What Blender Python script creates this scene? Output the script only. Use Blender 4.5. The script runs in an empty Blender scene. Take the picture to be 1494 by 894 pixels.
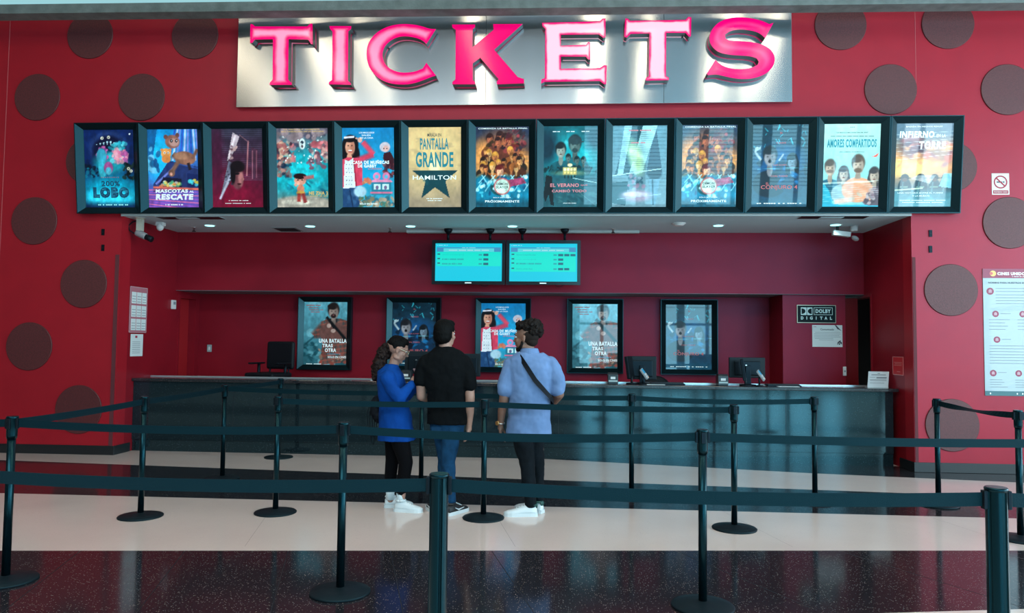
import bpy, bmesh, math, random
import numpy as np
from mathutils import Vector, Matrix

PI = math.pi
sc = bpy.context.scene
COL = sc.collection
random.seed(7)

# ------------------------------------------------------------ camera
D_, HC, F_PX = 8.97570515, 1.4534039, 1077.5676739
Rv = Vector((0.99793355, 0.06334746, 0.01075778))
Uv = Vector((-0.00760989, -0.04972568, 0.99873392))
Fv = Vector((-0.06380219, 0.99675195, 0.04914086))
cd = bpy.data.cameras.new('camera')
cd.sensor_fit = 'HORIZONTAL'; cd.sensor_width = 36.0
cd.lens = F_PX / 1494 * 36.0
cd.clip_start = 0.05; cd.clip_end = 200
cam = bpy.data.objects.new('camera', cd); COL.objects.link(cam)
M = Matrix((Rv, Uv, -Fv)).transposed().to_4x4()
M.translation = Vector((0, -D_, HC))
cam.matrix_world = M
sc.camera = cam

# ------------------------------------------------------------ colour management, world, lights
sc.view_settings.view_transform = 'Standard'
sc.view_settings.look = 'None'
sc.view_settings.gamma = 1.0
sc.view_settings.use_curve_mapping = False
sc.view_settings.exposure = 0.42
sc.cycles.use_denoising = True
sc.cycles.max_bounces = 8

w = bpy.data.worlds.new('daylight'); sc.world = w; w.use_nodes = True
bg = w.node_tree.nodes['Background']
bg.inputs[0].default_value = (0.40, 0.78, 0.85, 1); bg.inputs[1].default_value = 0.62

def area(name, loc, target, sx, sy, power, col):
    l = bpy.data.lights.new(name, 'AREA'); l.shape = 'RECTANGLE'
    l.size = sx; l.size_y = sy; l.energy = power; l.color = col
    o = bpy.data.objects.new(name, l); COL.objects.link(o)
    o.location = loc
    o.rotation_euler = (Vector(target) - Vector(loc)).to_track_quat('-Z', 'Y').to_euler()
    return o
# daylight entering the glazed rear and east sides of the hall, behind and to the right of the camera
area('daylight_rear', (5.6, -18.3, 3.0), (5.6, 0, 3.0), 9.6, 5.4, 900, (0.30, 0.76, 1.0))
area('daylight_east', (9.9, -7.5, 2.9), (0, -7.5, 2.9), 12.0, 5.0, 1150, (0.66, 0.88, 1.0))
# added overhead fill to brighten the floor; the hall ceiling has no opening
area('overhead_fill', (-3.5, -11.9, 7.1), (-3.5, -11.9, 0), 9, 4, 520, (0.80, 0.95, 1.0))

# ------------------------------------------------------------ materials
MATS = {}
def mat(name, col=(0.8, 0.8, 0.8), rough=0.5, metal=0.0, emit=None, es=0.0, coat=0.0, spec=0.5, noise=None, bump=None, vcol=None, aniso=0.0, coat_rough=0.03, ior=1.5, tint=None):
    if name in MATS: return MATS[name]
    m = bpy.data.materials.new(name); m.use_nodes = True
    nt = m.node_tree; b = nt.nodes['Principled BSDF']
    b.inputs['Base Color'].default_value = (*col, 1)
    b.inputs['Roughness'].default_value = rough
    b.inputs['Metallic'].default_value = metal
    b.inputs['Specular IOR Level'].default_value = spec
    b.inputs['IOR'].default_value = ior
    b.inputs['Coat Weight'].default_value = coat
    b.inputs['Coat Roughness'].default_value = coat_rough
    b.inputs['Anisotropic'].default_value = aniso
    if tint: b.inputs['Specular Tint'].default_value = (*tint, 1)
    if emit is not None:
        b.inputs['Emission Color'].default_value = (*emit, 1)
        b.inputs['Emission Strength'].default_value = es
    if vcol:
        a = nt.nodes.new('ShaderNodeVertexColor'); a.layer_name = vcol
        nt.links.new(a.outputs[0], b.inputs['Base Color'])
        if es: nt.links.new(a.outputs[0], b.inputs['Emission Color'])
    tc = nt.nodes.new('ShaderNodeTexCoord')
    if noise:      # (scale, amount, stretch)
        n = nt.nodes.new('ShaderNodeTexNoise'); n.inputs['Scale'].default_value = noise[0]; n.inputs['Detail'].default_value = 6
        mp = nt.nodes.new('ShaderNodeMapping'); mp.inputs['Scale'].default_value = noise[2] if len(noise) > 2 else (1, 1, 1)
        nt.links.new(tc.outputs['Object'], mp.inputs[0]); nt.links.new(mp.outputs[0], n.inputs['Vector'])
        r = nt.nodes.new('ShaderNodeMapRange'); r.inputs[1].default_value = 0.3; r.inputs[2].default_value = 0.7
        r.inputs[3].default_value = 1 - noise[1]; r.inputs[4].default_value = 1 + noise[1]
        nt.links.new(n.outputs['Fac'], r.inputs[0])
        x = nt.nodes.new('ShaderNodeVectorMath'); x.operation = 'SCALE'; x.inputs[0].default_value = col
        if vcol: nt.links.new(a.outputs[0], x.inputs[0])
        nt.links.new(r.outputs[0], x.inputs['Scale']); nt.links.new(x.outputs[0], b.inputs['Base Color'])
    if bump:       # (scale, strength, stretch)
        n2 = nt.nodes.new('ShaderNodeTexNoise'); n2.inputs['Scale'].default_value = bump[0]; n2.inputs['Detail'].default_value = 4
        mp2 = nt.nodes.new('ShaderNodeMapping'); mp2.inputs['Scale'].default_value = bump[2] if len(bump) > 2 else (1, 1, 1)
        nt.links.new(tc.outputs['Object'], mp2.inputs[0]); nt.links.new(mp2.outputs[0], n2.inputs['Vector'])
        bp = nt.nodes.new('ShaderNodeBump'); bp.inputs['Strength'].default_value = bump[1]; bp.inputs['Distance'].default_value = 0.01
        nt.links.new(n2.outputs['Fac'], bp.inputs['Height']); nt.links.new(bp.outputs[0], b.inputs['Normal'])
    MATS[name] = m
    return m

def terrazzo(name, base, speck, speck2, scale, thr, rough, spec=0.5, amount=1.0):
    m = bpy.data.materials.new(name); m.use_nodes = True
    nt = m.node_tree; b = nt.nodes['Principled BSDF']; N = nt.nodes.new; L = nt.links.new
    tc = N('ShaderNodeTexCoord')
    v = N('ShaderNodeTexVoronoi'); v.inputs['Scale'].default_value = scale; L(tc.outputs['Object'], v.inputs['Vector'])
    lt = N('ShaderNodeMath'); lt.operation = 'LESS_THAN'; lt.inputs[1].default_value = thr; L(v.outputs['Distance'], lt.inputs[0])
    sp = N('ShaderNodeSeparateColor'); L(v.outputs['Color'], sp.inputs[0])
    gt = N('ShaderNodeMath'); gt.operation = 'GREATER_THAN'; gt.inputs[1].default_value = 0.45; L(sp.outputs[0], gt.inputs[0])
    mu = N('ShaderNodeMath'); mu.operation = 'MULTIPLY'; L(lt.outputs[0], mu.inputs[0]); L(gt.outputs[0], mu.inputs[1])
    mu2 = N('ShaderNodeMath'); mu2.operation = 'MULTIPLY'; L(mu.outputs[0], mu2.inputs[0]); mu2.inputs[1].default_value = amount
    n = N('ShaderNodeTexNoise'); n.inputs['Scale'].default_value = 1.3; n.inputs['Detail'].default_value = 5; L(tc.outputs['Object'], n.inputs['Vector'])
    mb = N('ShaderNodeMix'); mb.data_type = 'RGBA'; L(n.outputs['Fac'], mb.inputs[0])
    mb.inputs[6].default_value = (*[c * 0.88 for c in base], 1); mb.inputs[7].default_value = (*[c * 1.1 for c in base], 1)
    ms = N('ShaderNodeMix'); ms.data_type = 'RGBA'; L(sp.outputs[1], ms.inputs[0])
    ms.inputs[6].default_value = (*speck, 1); ms.inputs[7].default_value = (*speck2, 1)
    mx = N('ShaderNodeMix'); mx.data_type = 'RGBA'; L(mu2.outputs[0], mx.inputs[0]); L(mb.outputs[2], mx.inputs[6]); L(ms.outputs[2], mx.inputs[7])
    L(mx.outputs[2], b.inputs['Base Color'])
    n3 = N('ShaderNodeTexNoise'); n3.inputs['Scale'].default_value = 2.2; L(tc.outputs['Object'], n3.inputs['Vector'])
    mr = N('ShaderNodeMapRange'); mr.inputs[3].default_value = rough * 0.75; mr.inputs[4].default_value = rough * 1.3; L(n3.outputs['Fac'], mr.inputs[0])
    L(mr.outputs[0], b.inputs['Roughness'])
    b.inputs['Specular IOR Level'].default_value = spec
    MATS[name] = m
    return m

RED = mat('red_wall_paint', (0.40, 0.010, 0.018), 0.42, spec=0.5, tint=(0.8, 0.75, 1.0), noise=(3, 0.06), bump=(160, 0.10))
REDIN = mat('red_wall_paint_shaded', (0.27, 0.007, 0.014), 0.42, spec=0.36, tint=(0.75, 0.62, 1.0), noise=(3, 0.08), bump=(160, 0.10))  # wall red darkened so the alcove's shade sits in the base colour
MAROON = mat('maroon_felt_disc', (0.110, 0.020, 0.022), 0.42, spec=0.55, noise=(60, 0.25), bump=(260, 0.35))
BLACKP = mat('black_baseboard', (0.012, 0.014, 0.016), 0.35)
TERD = terrazzo('dark_terrazzo', (0.019, 0.017, 0.021), (0.19, 0.18, 0.19), (0.27, 0.20, 0.15), 76, 0.22, 0.11, 0.36)
GRAN_T = (0.45, 0.85, 1.0)
TERC = terrazzo('cream_terrazzo', (0.72, 0.59, 0.54), (0.78, 0.64, 0.58), (0.62, 0.50, 0.46), 70, 0.25, 0.13, 0.5)
JOINT = mat('floor_joint', (0.008, 0.008, 0.012), 0.5)
GRAN = terrazzo('grey_granite', (0.010, 0.018, 0.022), (0.05, 0.07, 0.075), (0.006, 0.01, 0.012), 75, 0.30, 0.07, 0.75)
GRAN.node_tree.nodes['Principled BSDF'].inputs['Specular Tint'].default_value = (0.5, 0.9, 1.0, 1)
GRANTOP = terrazzo('counter_granite', (0.018, 0.018, 0.022), (0.12, 0.12, 0.12), (0.06, 0.05, 0.05), 80, 0.30, 0.12, 0.7)
CEIL = mat('white_ceiling_paint', (0.55, 0.74, 0.80), 0.7, noise=(2, 0.04))
STEEL = mat('brushed_steel', (0.50, 0.51, 0.52), 0.17, 1.0, noise=(5, 0.05, (1, 1, 0.06)), bump=(1.5, 0.07, (1.2, 1, 0.15)), aniso=0.95)
_c = STEEL.node_tree.nodes.new('ShaderNodeCombineXYZ'); _c.inputs[2].default_value = 1.0     # brushed so that highlights spread up and down
STEEL.node_tree.links.new(_c.outputs[0], STEEL.node_tree.nodes['Principled BSDF'].inputs['Tangent'])
FRAMEM = mat('black_display_frame', (0.002, 0.006, 0.008), 0.34, spec=0.6, tint=(0.35, 0.85, 1.0))
POLE = mat('black_powder_coat', (0.001, 0.005, 0.007), 0.27, spec=0.42, tint=(0.2, 0.8, 1.0))
BELT = mat('black_belt_webbing', (0.002, 0.012, 0.018), 0.55, spec=0.3, tint=(0.3, 0.85, 1.0), bump=(500, 0.25))
BLK = mat('black_plastic', (0.004, 0.005, 0.007), 0.45, spec=0.3, tint=(0.5, 0.8, 1.0))
BLKG = mat('dark_grey_plastic', (0.018, 0.024, 0.028), 0.5, spec=0.3)
WHITE = mat('white_plastic', (0.75, 0.75, 0.74), 0.45)
PAPER = mat('white_paper', (0.74, 0.80, 0.80), 0.6)
PRINT = mat('dark_print', (0.05, 0.06, 0.08), 0.6)
PRINTG = mat('grey_print', (0.26, 0.30, 0.33), 0.6)
REDP = mat('red_print', (0.42, 0.03, 0.06), 0.6)
LAMP = mat('downlight_lens', (0.8, 0.8, 0.8), 0.4, emit=(0.30, 0.95, 1.0), es=1.6)
CONC = mat('grey_concrete', (0.16, 0.19, 0.18), 0.8, noise=(6, 0.25), bump=(40, 0.3))
HALL = mat('grey_hall_paint', (0.30, 0.36, 0.40), 0.8)
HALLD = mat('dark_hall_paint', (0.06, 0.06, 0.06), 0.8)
GOLD = mat('gold_metal', (0.8, 0.55, 0.22), 0.3, 1.0)
SILV = mat('silver_metal', (0.6, 0.6, 0.6), 0.3, 1.0)
CHROME = mat('bright_trim', (0.60, 0.62, 0.64), 0.25, 0.6)

# ------------------------------------------------------------ geometry helpers
class G:
    def __init__(s): s.v = []; s.f = []; s.mi = []; s.mats = []; s.cur = 0; s.cols = None; s.sm = []
        
    def use(s, m):
        if m not in s.mats: s.mats.append(m)
        s.cur = s.mats.index(m); return s
    def add(s, vs, fs, smooth=False):
        o = len(s.v); s.v += [tuple(v) for v in vs]
        for f in fs: s.f.append(tuple(i + o for i in f)); s.mi.append(s.cur); s.sm.append(smooth)
    def box(s, x0, y0, z0, x1, y1, z1, R=None):
        vs = [(x, y, z) for x in (x0, x1) for y in (y0, y1) for z in (z0, z1)]
        if R is not None: vs = [R @ Vector(v) for v in vs]
        s.add(vs, [(0, 1, 3, 2), (4, 6, 7, 5), (0, 4, 5, 1), (2, 3, 7, 6), (0, 2, 6, 4), (1, 5, 7, 3)])
        return s
    def lathe(s, prof, n=24, T=None, a0=0.0):    # prof [(r,z)] bottom->top, closed by caps when r>0
        vs = []; fs = []
        for r, z in prof:
            for k in range(n):
                a = a0 + 2 * PI * k / n; vs.append(Vector((r * math.cos(a), r * math.sin(a), z)))
        for i in range(len(prof) - 1):
            for k in range(n):
                k2 = (k + 1) % n; fs.append((i * n + k, i * n + k2, (i + 1) * n + k2, (i + 1) * n + k))
        fs.append(tuple(range(n))[::-1]); fs.append(tuple((len(prof) - 1) * n + k for k in range(n)))
        if T is not None: vs = [T @ v for v in vs]
        o = len(s.v); s.add(vs, fs[:-2], True); s.v = s.v[:o] + [tuple(v) for v in vs]
        for f in fs[-2:]: s.f.append(tuple(i + o for i in f)); s.mi.append(s.cur); s.sm.append(False)
        return s
    def cyl(s, p0, p1, r0, r1=None, n=16):
        p0 = Vector(p0); p1 = Vector(p1); d = p1 - p0
        T = Matrix.Translation(p0) @ d.to_track_quat('Z', 'Y').to_matrix().to_4x4()
        return s.lathe([(r0, 0), (r0 if r1 is None else r1, d.length)], n, T)
    def tube(s, pts, r, n=8, caps=True):         # r number or list; rings along polyline
        pts = [Vector(p) for p in pts]; m = len(pts); rs = r if isinstance(r, (list, tuple)) else [r] * m
        vs = []; fs = []; prev = None
        for i, p in enumerate(pts):
            t = (pts[min(i + 1, m - 1)] - pts[max(i - 1, 0)]).normalized()
            u = prev - t * prev.dot(t) if prev is not None else t.orthogonal()
            u.normalize(); prev = u; w_ = t.cross(u)
            for k in range(n):
                a = 2 * PI * k / n; vs.append(p + (u * math.cos(a) + w_ * math.sin(a)) * rs[i])
        for i in range(m - 1):
            for k in range(n):
                k2 = (k + 1) % n; fs.append((i * n + k, i * n + k2, (i + 1) * n + k2, (i + 1) * n + k))
        s.add(vs, fs, True)
        o = len(s.v) - len(vs)
        for f in (tuple(range(n))[::-1], tuple((m - 1) * n + k for k in range(n))):
            s.f.append(tuple(i + o for i in f)); s.mi.append(s.cur); s.sm.append(False)
        return s
    def ell(s, c, r, R=None, n=14, m=10):
        vs = []; fs = []; c = Vector(c)
        for i in range(1, m):
            ph = PI * i / m
            for k in range(n):
                a = 2 * PI * k / n
                v = Vector((r[0] * math.sin(ph) * math.cos(a), r[1] * math.sin(ph) * math.sin(a), -r[2] * math.cos(ph)))
                vs.append((R @ v if R is not None else v) + c)
        b = Vector((0, 0, -r[2])); t = Vector((0, 0, r[2]))
        vs.append((R @ b if R is not None else b) + c); vs.append((R @ t if R is not None else t) + c)
        nb = len(vs) - 2
        for i in range(m - 2):
            for k in range(n):
                k2 = (k + 1) % n; fs.append((i * n + k, i * n + k2, (i + 1) * n + k2, (i + 1) * n + k))
        for k in range(n):
            k2 = (k + 1) % n; fs.append((nb, k2, k)); fs.append((nb + 1, (m - 2) * n + k, (m - 2) * n + k2))
        s.add(vs, fs, True); return s
    def prism(s, pts, P, d0, d1):                # 2D polygon pts mapped by P(a,b,d)
        n = len(pts)
        from mathutils.geometry import tessellate_polygon
        tri = tessellate_polygon([[Vector((a, b, 0)) for a, b in pts]])
        vs = [P(a, b, d0) for a, b in pts] + [P(a, b, d1) for a, b in pts]
        fs = [tuple(t) for t in tri] + [tuple(i + n for i in t)[::-1] for t in tri]
        fs += [(i, (i + 1) % n, (i + 1) % n + n, i + n) for i in range(n)]
        s.add(vs, fs); return s
    def quad(s, P, a0, b0, a1, b1, d=0.0, th=0.0006):
        vs = [P(a, b, dd) for dd in (d, d + th) for a, b in ((a0, b0), (a1, b0), (a1, b1), (a0, b1))]
        s.add(vs, [(4, 5, 6, 7), (3, 2, 1, 0), (0, 1, 5, 4), (1, 2, 6, 5), (2, 3, 7, 6), (3, 0, 4, 7)]); return s
    def text(s, txt, P, a0, b0, a1, b1, d=0.001, bold=0.0, shear=0.0, th=0.0008, fit=True):
        vs, fs = text_geo(txt, bold)
        if not vs: return s
        xs = [v[0] for v in vs]; ys = [v[1] for v in vs]
        x0, x1, y0, y1 = min(xs), max(xs), min(ys), max(ys)
        o = []
        for v in vs:
            ty = (v[1] - y0) / (y1 - y0 or 1); tx = (v[0] - x0) / (x1 - x0 or 1)
            o.append(P(a0 + (a1 - a0) * tx + shear * ty * (b1 - b0), b0 + (b1 - b0) * ty, d + th))
        s.add(o, fs); return s
    def build(s, name, m=None, parent=None, bevel=0.0, smooth=None, seg=2):
        me = bpy.data.meshes.new(name); me.from_pydata(s.v, [], s.f)
        if m is not None and not s.mats: me.materials.append(m)
        for x in s.mats: me.materials.append(x)
        if s.mats: me.polygons.foreach_set('material_index', s.mi)
        me.polygons.foreach_set('use_smooth', [bool(x) if smooth is None else smooth for x in s.sm])
        me.validate(); me.update()
        o = bpy.data.objects.new(name, me); COL.objects.link(o)
        if parent is not None: o.parent = parent
        if bevel:
            b = o.modifiers.new('bevel', 'BEVEL'); b.width = bevel; b.segments = seg; b.limit_method = 'ANGLE'; b.angle_limit = 0.6
        return o

_tg = {}
def text_geo(txt, bold=0.0):
    k = (txt, bold)
    if k not in _tg:
        c = bpy.data.curves.new('t', 'FONT'); c.body = txt; c.size = 1.0; c.offset = bold; c.resolution_u = 3; c.space_character = 1 + bold * 3
        o = bpy.data.objects.new('t', c); COL.objects.link(o)
        me = bpy.data.meshes.new_from_object(o.evaluated_get(bpy.context.evaluated_depsgraph_get()))
        _tg[k] = ([tuple(v.co) for v in me.vertices], [tuple(p.vertices) for p in me.polygons])
        bpy.data.objects.remove(o); bpy.data.curves.remove(c); bpy.data.meshes.remove(me)
    return _tg[k]

def tag(o, label=None, cat=None, group=None, kind=None):
    if label: o['label'] = label
    if cat: o['category'] = cat
    if group: o['group'] = group
    if kind: o['kind'] = kind
    return o
def thing(name, label, cat, loc=(0, 0, 0), group=None, rz=0.0):
    o = bpy.data.objects.new(name, None); COL.objects.link(o); o.location = loc; o.rotation_euler = (0, 0, rz)
    o.empty_display_size = 0.1
    return tag(o, label, cat, group)
def struct(o, label=None):
    o['kind'] = 'structure'
    if label: o['label'] = label
    return o
def dup(root, loc, rz=None):
    r = root.copy(); COL.objects.link(r); r.location = loc
    if rz is not None: r.rotation_euler = (0, 0, rz)
    for ch in list(root.children):
        c = ch.copy(); COL.objects.link(c); c.parent = r
        for g in ch.children:
            d = g.copy(); COL.objects.link(d); d.parent = c
    return r
def wallP(x0, y, z0):      # plane facing the camera: a to the right, b up, d towards the camera
    return lambda a, b, d=0.0: (x0 + a, y - d, z0 + b)

# ------------------------------------------------------------ the room
XL, XR, ZS = -5.549, 4.154, 3.016
YB, YW, ZB = 1.38, 2.10, 2.165       # bulkhead plane, rear wall plane, bulkhead bottom
g = G()   # floor bands
def band(m, poly): g.use(m).add([(x, y, 0) for x, y in poly], [tuple(range(len(poly)))])
e5 = lambda x: -4.74 + 0.17 * (x - 1.77)
e1 = lambda x: -3.70 + 0.103 * x
e3 = lambda x: -0.54 - 0.075 * (x + 6.6)
A, B = -10.0, 10.5
band(TERC, [(A, -19), (B, -19), (B, e5(B)), (A, e5(A))])
band(TERD, [(A, e5(A)), (B, e5(B)), (B, e1(B)), (A, e1(A))])
band(TERC, [(A, e1(A)), (B, e1(B)), (B, -2.31), (A, -2.31)])
band(TERD, [(A, -2.31), (B, -2.31), (B, e3(B)), (A, e3(A))])
band(TERC, [(A, e3(A)), (B, e3(B)), (B, -1.30), (5.04, -0.55), (2.87, -0.23), (-0.12, 0.40), (A, 0.40)])
band(TERD, [(-0.12, 0.40), (2.87, -0.23), (5.04, -0.55), (B, -1.30), (B, 0.40)])
band(TERC, [(A, 0.40), (B, 0.40), (B, 4.0), (A, 4.0)])
g.use(JOINT)
for x0 in (-3.96, -3.26, -2.56, -1.86, -1.16, -0.46):   # joints in the terrazzo
    y0 = e1(x0) - 0.001
    n_ = Vector((0.985, 0.28, 0)) * 0.0022; p = Vector((x0, y0, 0.0006)); q = p + Vector((0.285, -0.985, 0)) * 2.4
    g.add([p - n_, p + n_, q + n_, q - n_], [(0, 1, 2, 3)])
for x0, dx in ((0.83, 0.47), (2.0, 0.5), (3.1, 0.55)):
    y0 = e1(x0); p = Vector((x0, y0, 0.0006)); dd = Vector((dx, -0.88, 0)).normalized(); q = p + dd * 1.25; n_ = Vector((-dd.y, dd.x, 0)) * 0.0016
    g.add([p - n_, p + n_, q + n_, q - n_], [(0, 1, 2, 3)])
for k, x0 in enumerate((-4.4, -2.2, -0.3, 1.7, 3.4)):      # faint joints in the cream band
    p = Vector((x0, -3.60 + 0.1 * x0, 0.0006)); q = p + Vector((-0.26, 1.12, 0)); n_ = Vector((0.97, 0.22, 0)) * 0.0008
    g.add([p - n_, p + n_, q + n_, q - n_], [(0, 1, 2, 3)])
struct(g.build('floor'), 'polished terrazzo floor in cream and dark speckled bands')

g = G(); g.box(-8.5, 0, 0, XL, 0.22, 5.62).box(XR, 0, 0, 9.0, 0.22, 5.62).box(XL, 0, ZS, XR, 0.22, 5.62)
g.use(RED)
wf = struct(g.build('wall_front', RED), 'red painted front wall around the ticket opening')
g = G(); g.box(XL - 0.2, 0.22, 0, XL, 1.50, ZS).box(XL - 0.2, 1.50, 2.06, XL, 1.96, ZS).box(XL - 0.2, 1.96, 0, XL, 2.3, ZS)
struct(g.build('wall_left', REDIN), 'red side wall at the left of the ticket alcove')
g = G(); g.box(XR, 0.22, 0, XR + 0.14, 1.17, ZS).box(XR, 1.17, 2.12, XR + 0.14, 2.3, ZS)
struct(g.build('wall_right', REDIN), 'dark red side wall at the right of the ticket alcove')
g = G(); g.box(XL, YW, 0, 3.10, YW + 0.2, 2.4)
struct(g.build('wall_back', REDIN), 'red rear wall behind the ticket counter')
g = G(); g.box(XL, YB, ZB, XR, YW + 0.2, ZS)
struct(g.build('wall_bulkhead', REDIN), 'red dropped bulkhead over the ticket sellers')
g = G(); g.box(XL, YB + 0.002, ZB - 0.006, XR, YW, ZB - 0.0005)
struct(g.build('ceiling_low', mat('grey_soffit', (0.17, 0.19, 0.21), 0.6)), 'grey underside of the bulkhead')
g = G(); g.box(3.085, 1.45, 0, 3.93, 2.3, ZB - 0.007)
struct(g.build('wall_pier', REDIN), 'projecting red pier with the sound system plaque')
g = G(); g.box(XL, 0.0, ZS, XR, YB, ZS + 0.1)
g2 = G(); g2.box(XL, 0.002, ZS - 0.006, XR, YB, ZS + 0.0)
struct(g2.build('ceiling', CEIL), 'white ceiling inside the ticket alcove')
g = G(); g.box(XL, -0.02, ZS - 0.012, XR, 0.001, ZS + 0.02)
struct(g.build('trim_1', mat('cream_trim', (0.5, 0.55, 0.55), 0.5)), 'pale edge along the front of the alcove ceiling')
# door openings in the alcove
g = G(); g.box(XL - 0.14, 1.50, 0, XL - 0.10, 1.96, 2.06); d1 = struct(g.build('door_1', mat('red_door', (0.42, 0.012, 0.016), 0.4)), 'red door in the left side wall')
g = G()
for a in ((1.46, 0, 1.50, 2.10), (1.96, 0, 2.0, 2.10)): g.box(XL, a[0], a[1], XL + 0.012, a[2], a[3])
g.box(XL, 1.50, 2.06, XL + 0.012, 1.96, 2.10); g.build('door_frame', REDIN, d1)
g = G(); g.box(3.935, 1.50, 0, 4.115, 1.54, 2.12); d2 = struct(g.build('door_2', mat('dark_red_door', (0.16, 0.004, 0.007), 0.5, spec=0.2)), 'half open dark red door beside the pier')
g = G(); g.box(XR - 0.008, 1.13, 0.9, XR, 1.17, 2.15).box(XR - 0.008, 1.17, 2.12, XR, 1.45, 2.15); g.build('door_frame', REDIN, d2)
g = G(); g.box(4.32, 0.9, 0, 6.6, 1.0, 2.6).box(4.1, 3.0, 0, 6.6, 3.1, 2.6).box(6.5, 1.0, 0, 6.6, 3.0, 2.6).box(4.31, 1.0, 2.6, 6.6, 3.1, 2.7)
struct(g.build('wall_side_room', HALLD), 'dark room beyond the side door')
# baseboards and corner guards
def bb(name, x0, y0, x1, y1, lab): struct(G().box(x0, y0, 0, x1, y1, 0.115).build(name, BLACKP, bevel=0.004), lab)
bb('baseboard_left', -8.5, -0.014, XL + 0.014, 0.0, 'black baseboard under the left red wall')
bb('baseboard_alcove_left', XL, 0.0, XL + 0.014, 0.34, 'black baseboard beside the counter end')
bb('baseboard_right', XR - 0.014, -0.014, 9.0, 0.0, 'black baseboard under the right red wall')
bb('baseboard_alcove_right', XR - 0.014, 0.0, XR, 0.36, 'short black baseboard at the right counter end')
GUARD = mat('maroon_guard', (0.13, 0.022, 0.030), 0.7, bump=(300, 0.4))
for nm, x0, x1, lab in (('trim_2', -5.612, -5.562, 'maroon corner guard strip on the left wall edge'), ('trim_3', 4.160, 4.195, 'maroon corner guard strip on the right wall edge')):
    struct(G().box(x0, -0.006, 0.115, x1, 0.0, 2.515).build(nm, GUARD), lab)
g = G(); g.box(-7.155, -0.002, 0.115, -7.148, 0.0, 5.62).box(4.235, -0.002, 4.45, 4.240, 0.0, 5.62)
struct(g.build('trim_4', mat('wall_joint', (0.52, 0.12, 0.13), 0.7)), 'thin plaster joints in the red wall')

# beam under the clerestory, hall shell
a = 0.0077
g = G(); 
vs = []
for x in (-8.5, 9.0):
    zb = 5.375 - a * x
    vs += [(x, -0.50, zb), (x, -0.30, zb), (x, -0.30, zb + 0.115), (x, -0.50, zb + 0.115)]
g.add(vs, [(0, 1, 2, 3), (7, 6, 5, 4), (0, 4, 5, 1), (1, 5, 6, 2), (2, 6, 7, 3), (3, 7, 4, 0)])
struct(g.build('trim_beam', CONC), 'grey speckled concrete beam across the top')
g = G(); g.box(-10, -19, 7.2, 10.5, -0.1, 7.3)
struct(g.build('ceiling_hall', HALL), 'hall ceiling')
g = G(); g.box(-10.2, -19, 0, -10, 0.3, 7.2); struct(g.build('wall_west', HALLD), 'dark side wall of the hall')
g = G(); g.box(-10, -18.2, 0, 0.7, -18, 7.2).box(0.7, -18.2, 5.7, 10.5, -18, 7.2); struct(g.build('wall_rear', HALLD), 'wall of the hall behind the viewer')
def window(name, axis, c, u0, u1, z0, z1, nu, slats, lab):
    g = G()
    def bx(a0, b0, a1, b1, t=0.08):
        if axis == 'y': g.box(a0, c - t, b0, a1, c, b1)
        else: g.box(c, a0, b0, c + t, a1, b1)
    for k in range(nu + 1):
        u = u0 + (u1 - u0) * k / nu; wd = 0.16 if k % 2 == 0 else 0.07; bx(u - wd, z0, u + wd, z1)
    for z in (z0 + 0.1, 2.3, z1 - 0.06): bx(u0, z - 0.05, u1, z + 0.05)
    o = struct(g.build(name, BLKG), lab)
    g = G()
    for k in range(slats):
        z = 3.0 + k * 0.13
        if z > z1 - 0.1: break
        if axis == 'y': g.box(u0, c - 0.16, z, u1, c - 0.10, z + 0.022)
        else: g.box(c + 0.1, u0, z, c + 0.16, u1, z + 0.022)
    if slats: g.build('blind', HALL, o)
window('window_1', 'y', -18.0, 0.7, 10.5, 0.25, 5.7, 9, 18, 'glazed rear side of the hall')
window('window_2', 'x', 9.6, -13.6, -1.4, 0.3, 5.5, 7, 0, 'glazed right side of the hall')
# unseen warm lamps, added and placed to streak the steel sign panel
WARM = mat('warm_tube', (1, 1, 1), 0.4, emit=(1.0, 0.86, 0.62), es=12.0)
for x, wd in ((-6.35, 0.16), (-4.65, 0.16), (-3.75, 0.10), (-1.65, 0.22), (0.62, 0.34), (1.6, 0.08), (3.1, 0.20), (3.85, 0.16)):
    t = thing('streak_lamp', 'unseen warm lamp added to streak the steel sign', 'lamp', (x, -5.6, 7.2), 'added warm lamps out of view')
    G().box(-wd / 2 - 0.03, -1.55, -0.06, wd / 2 + 0.03, 1.55, 0.0).build('lamp_body', WHITE, t)
    G().box(-wd / 2, -1.5, -0.085, wd / 2, 1.5, -0.06).build('lamp_tube', WARM, t)

# ------------------------------------------------------------ wall discs
wall_discs = [(-6.059, 5.350, 'topmost left, above the first display cases'), (-4.665, 5.325, 'between the left top corner and the steel sign'),
 (-6.735, 4.549, 'second row down, near the left picture edge'), (-5.343, 4.535, 'just above the second display case'),
 (-6.010, 3.714, 'mostly hidden behind the first display case'), (-6.705, 2.945, 'left of the two upper black wall slots'),
 (-6.015, 2.142, 'below the left pair of black wall slots'), (-6.702, 1.344, 'low on the left wall above the nearest belt row'),
 (-6.018, 0.560, 'lowest on the left wall, crossed by belts'), (3.363, 5.325, 'right beside the steel sign'),
 (4.614, 5.320, 'top right, right of the fine wall joint'), (3.938, 4.532, 'above the last but one display case'),
 (5.283, 4.513, 'near the right picture edge above the no smoking sign'), (4.611, 3.595, 'partly hidden behind the last display case'),
 (5.272, 2.925, 'directly under the no smoking sign'), (4.593, 2.129, 'between the right wall slots and the notice board'),
 (4.580, 0.551, 'lowest on the right wall behind a barrier post')]
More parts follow.
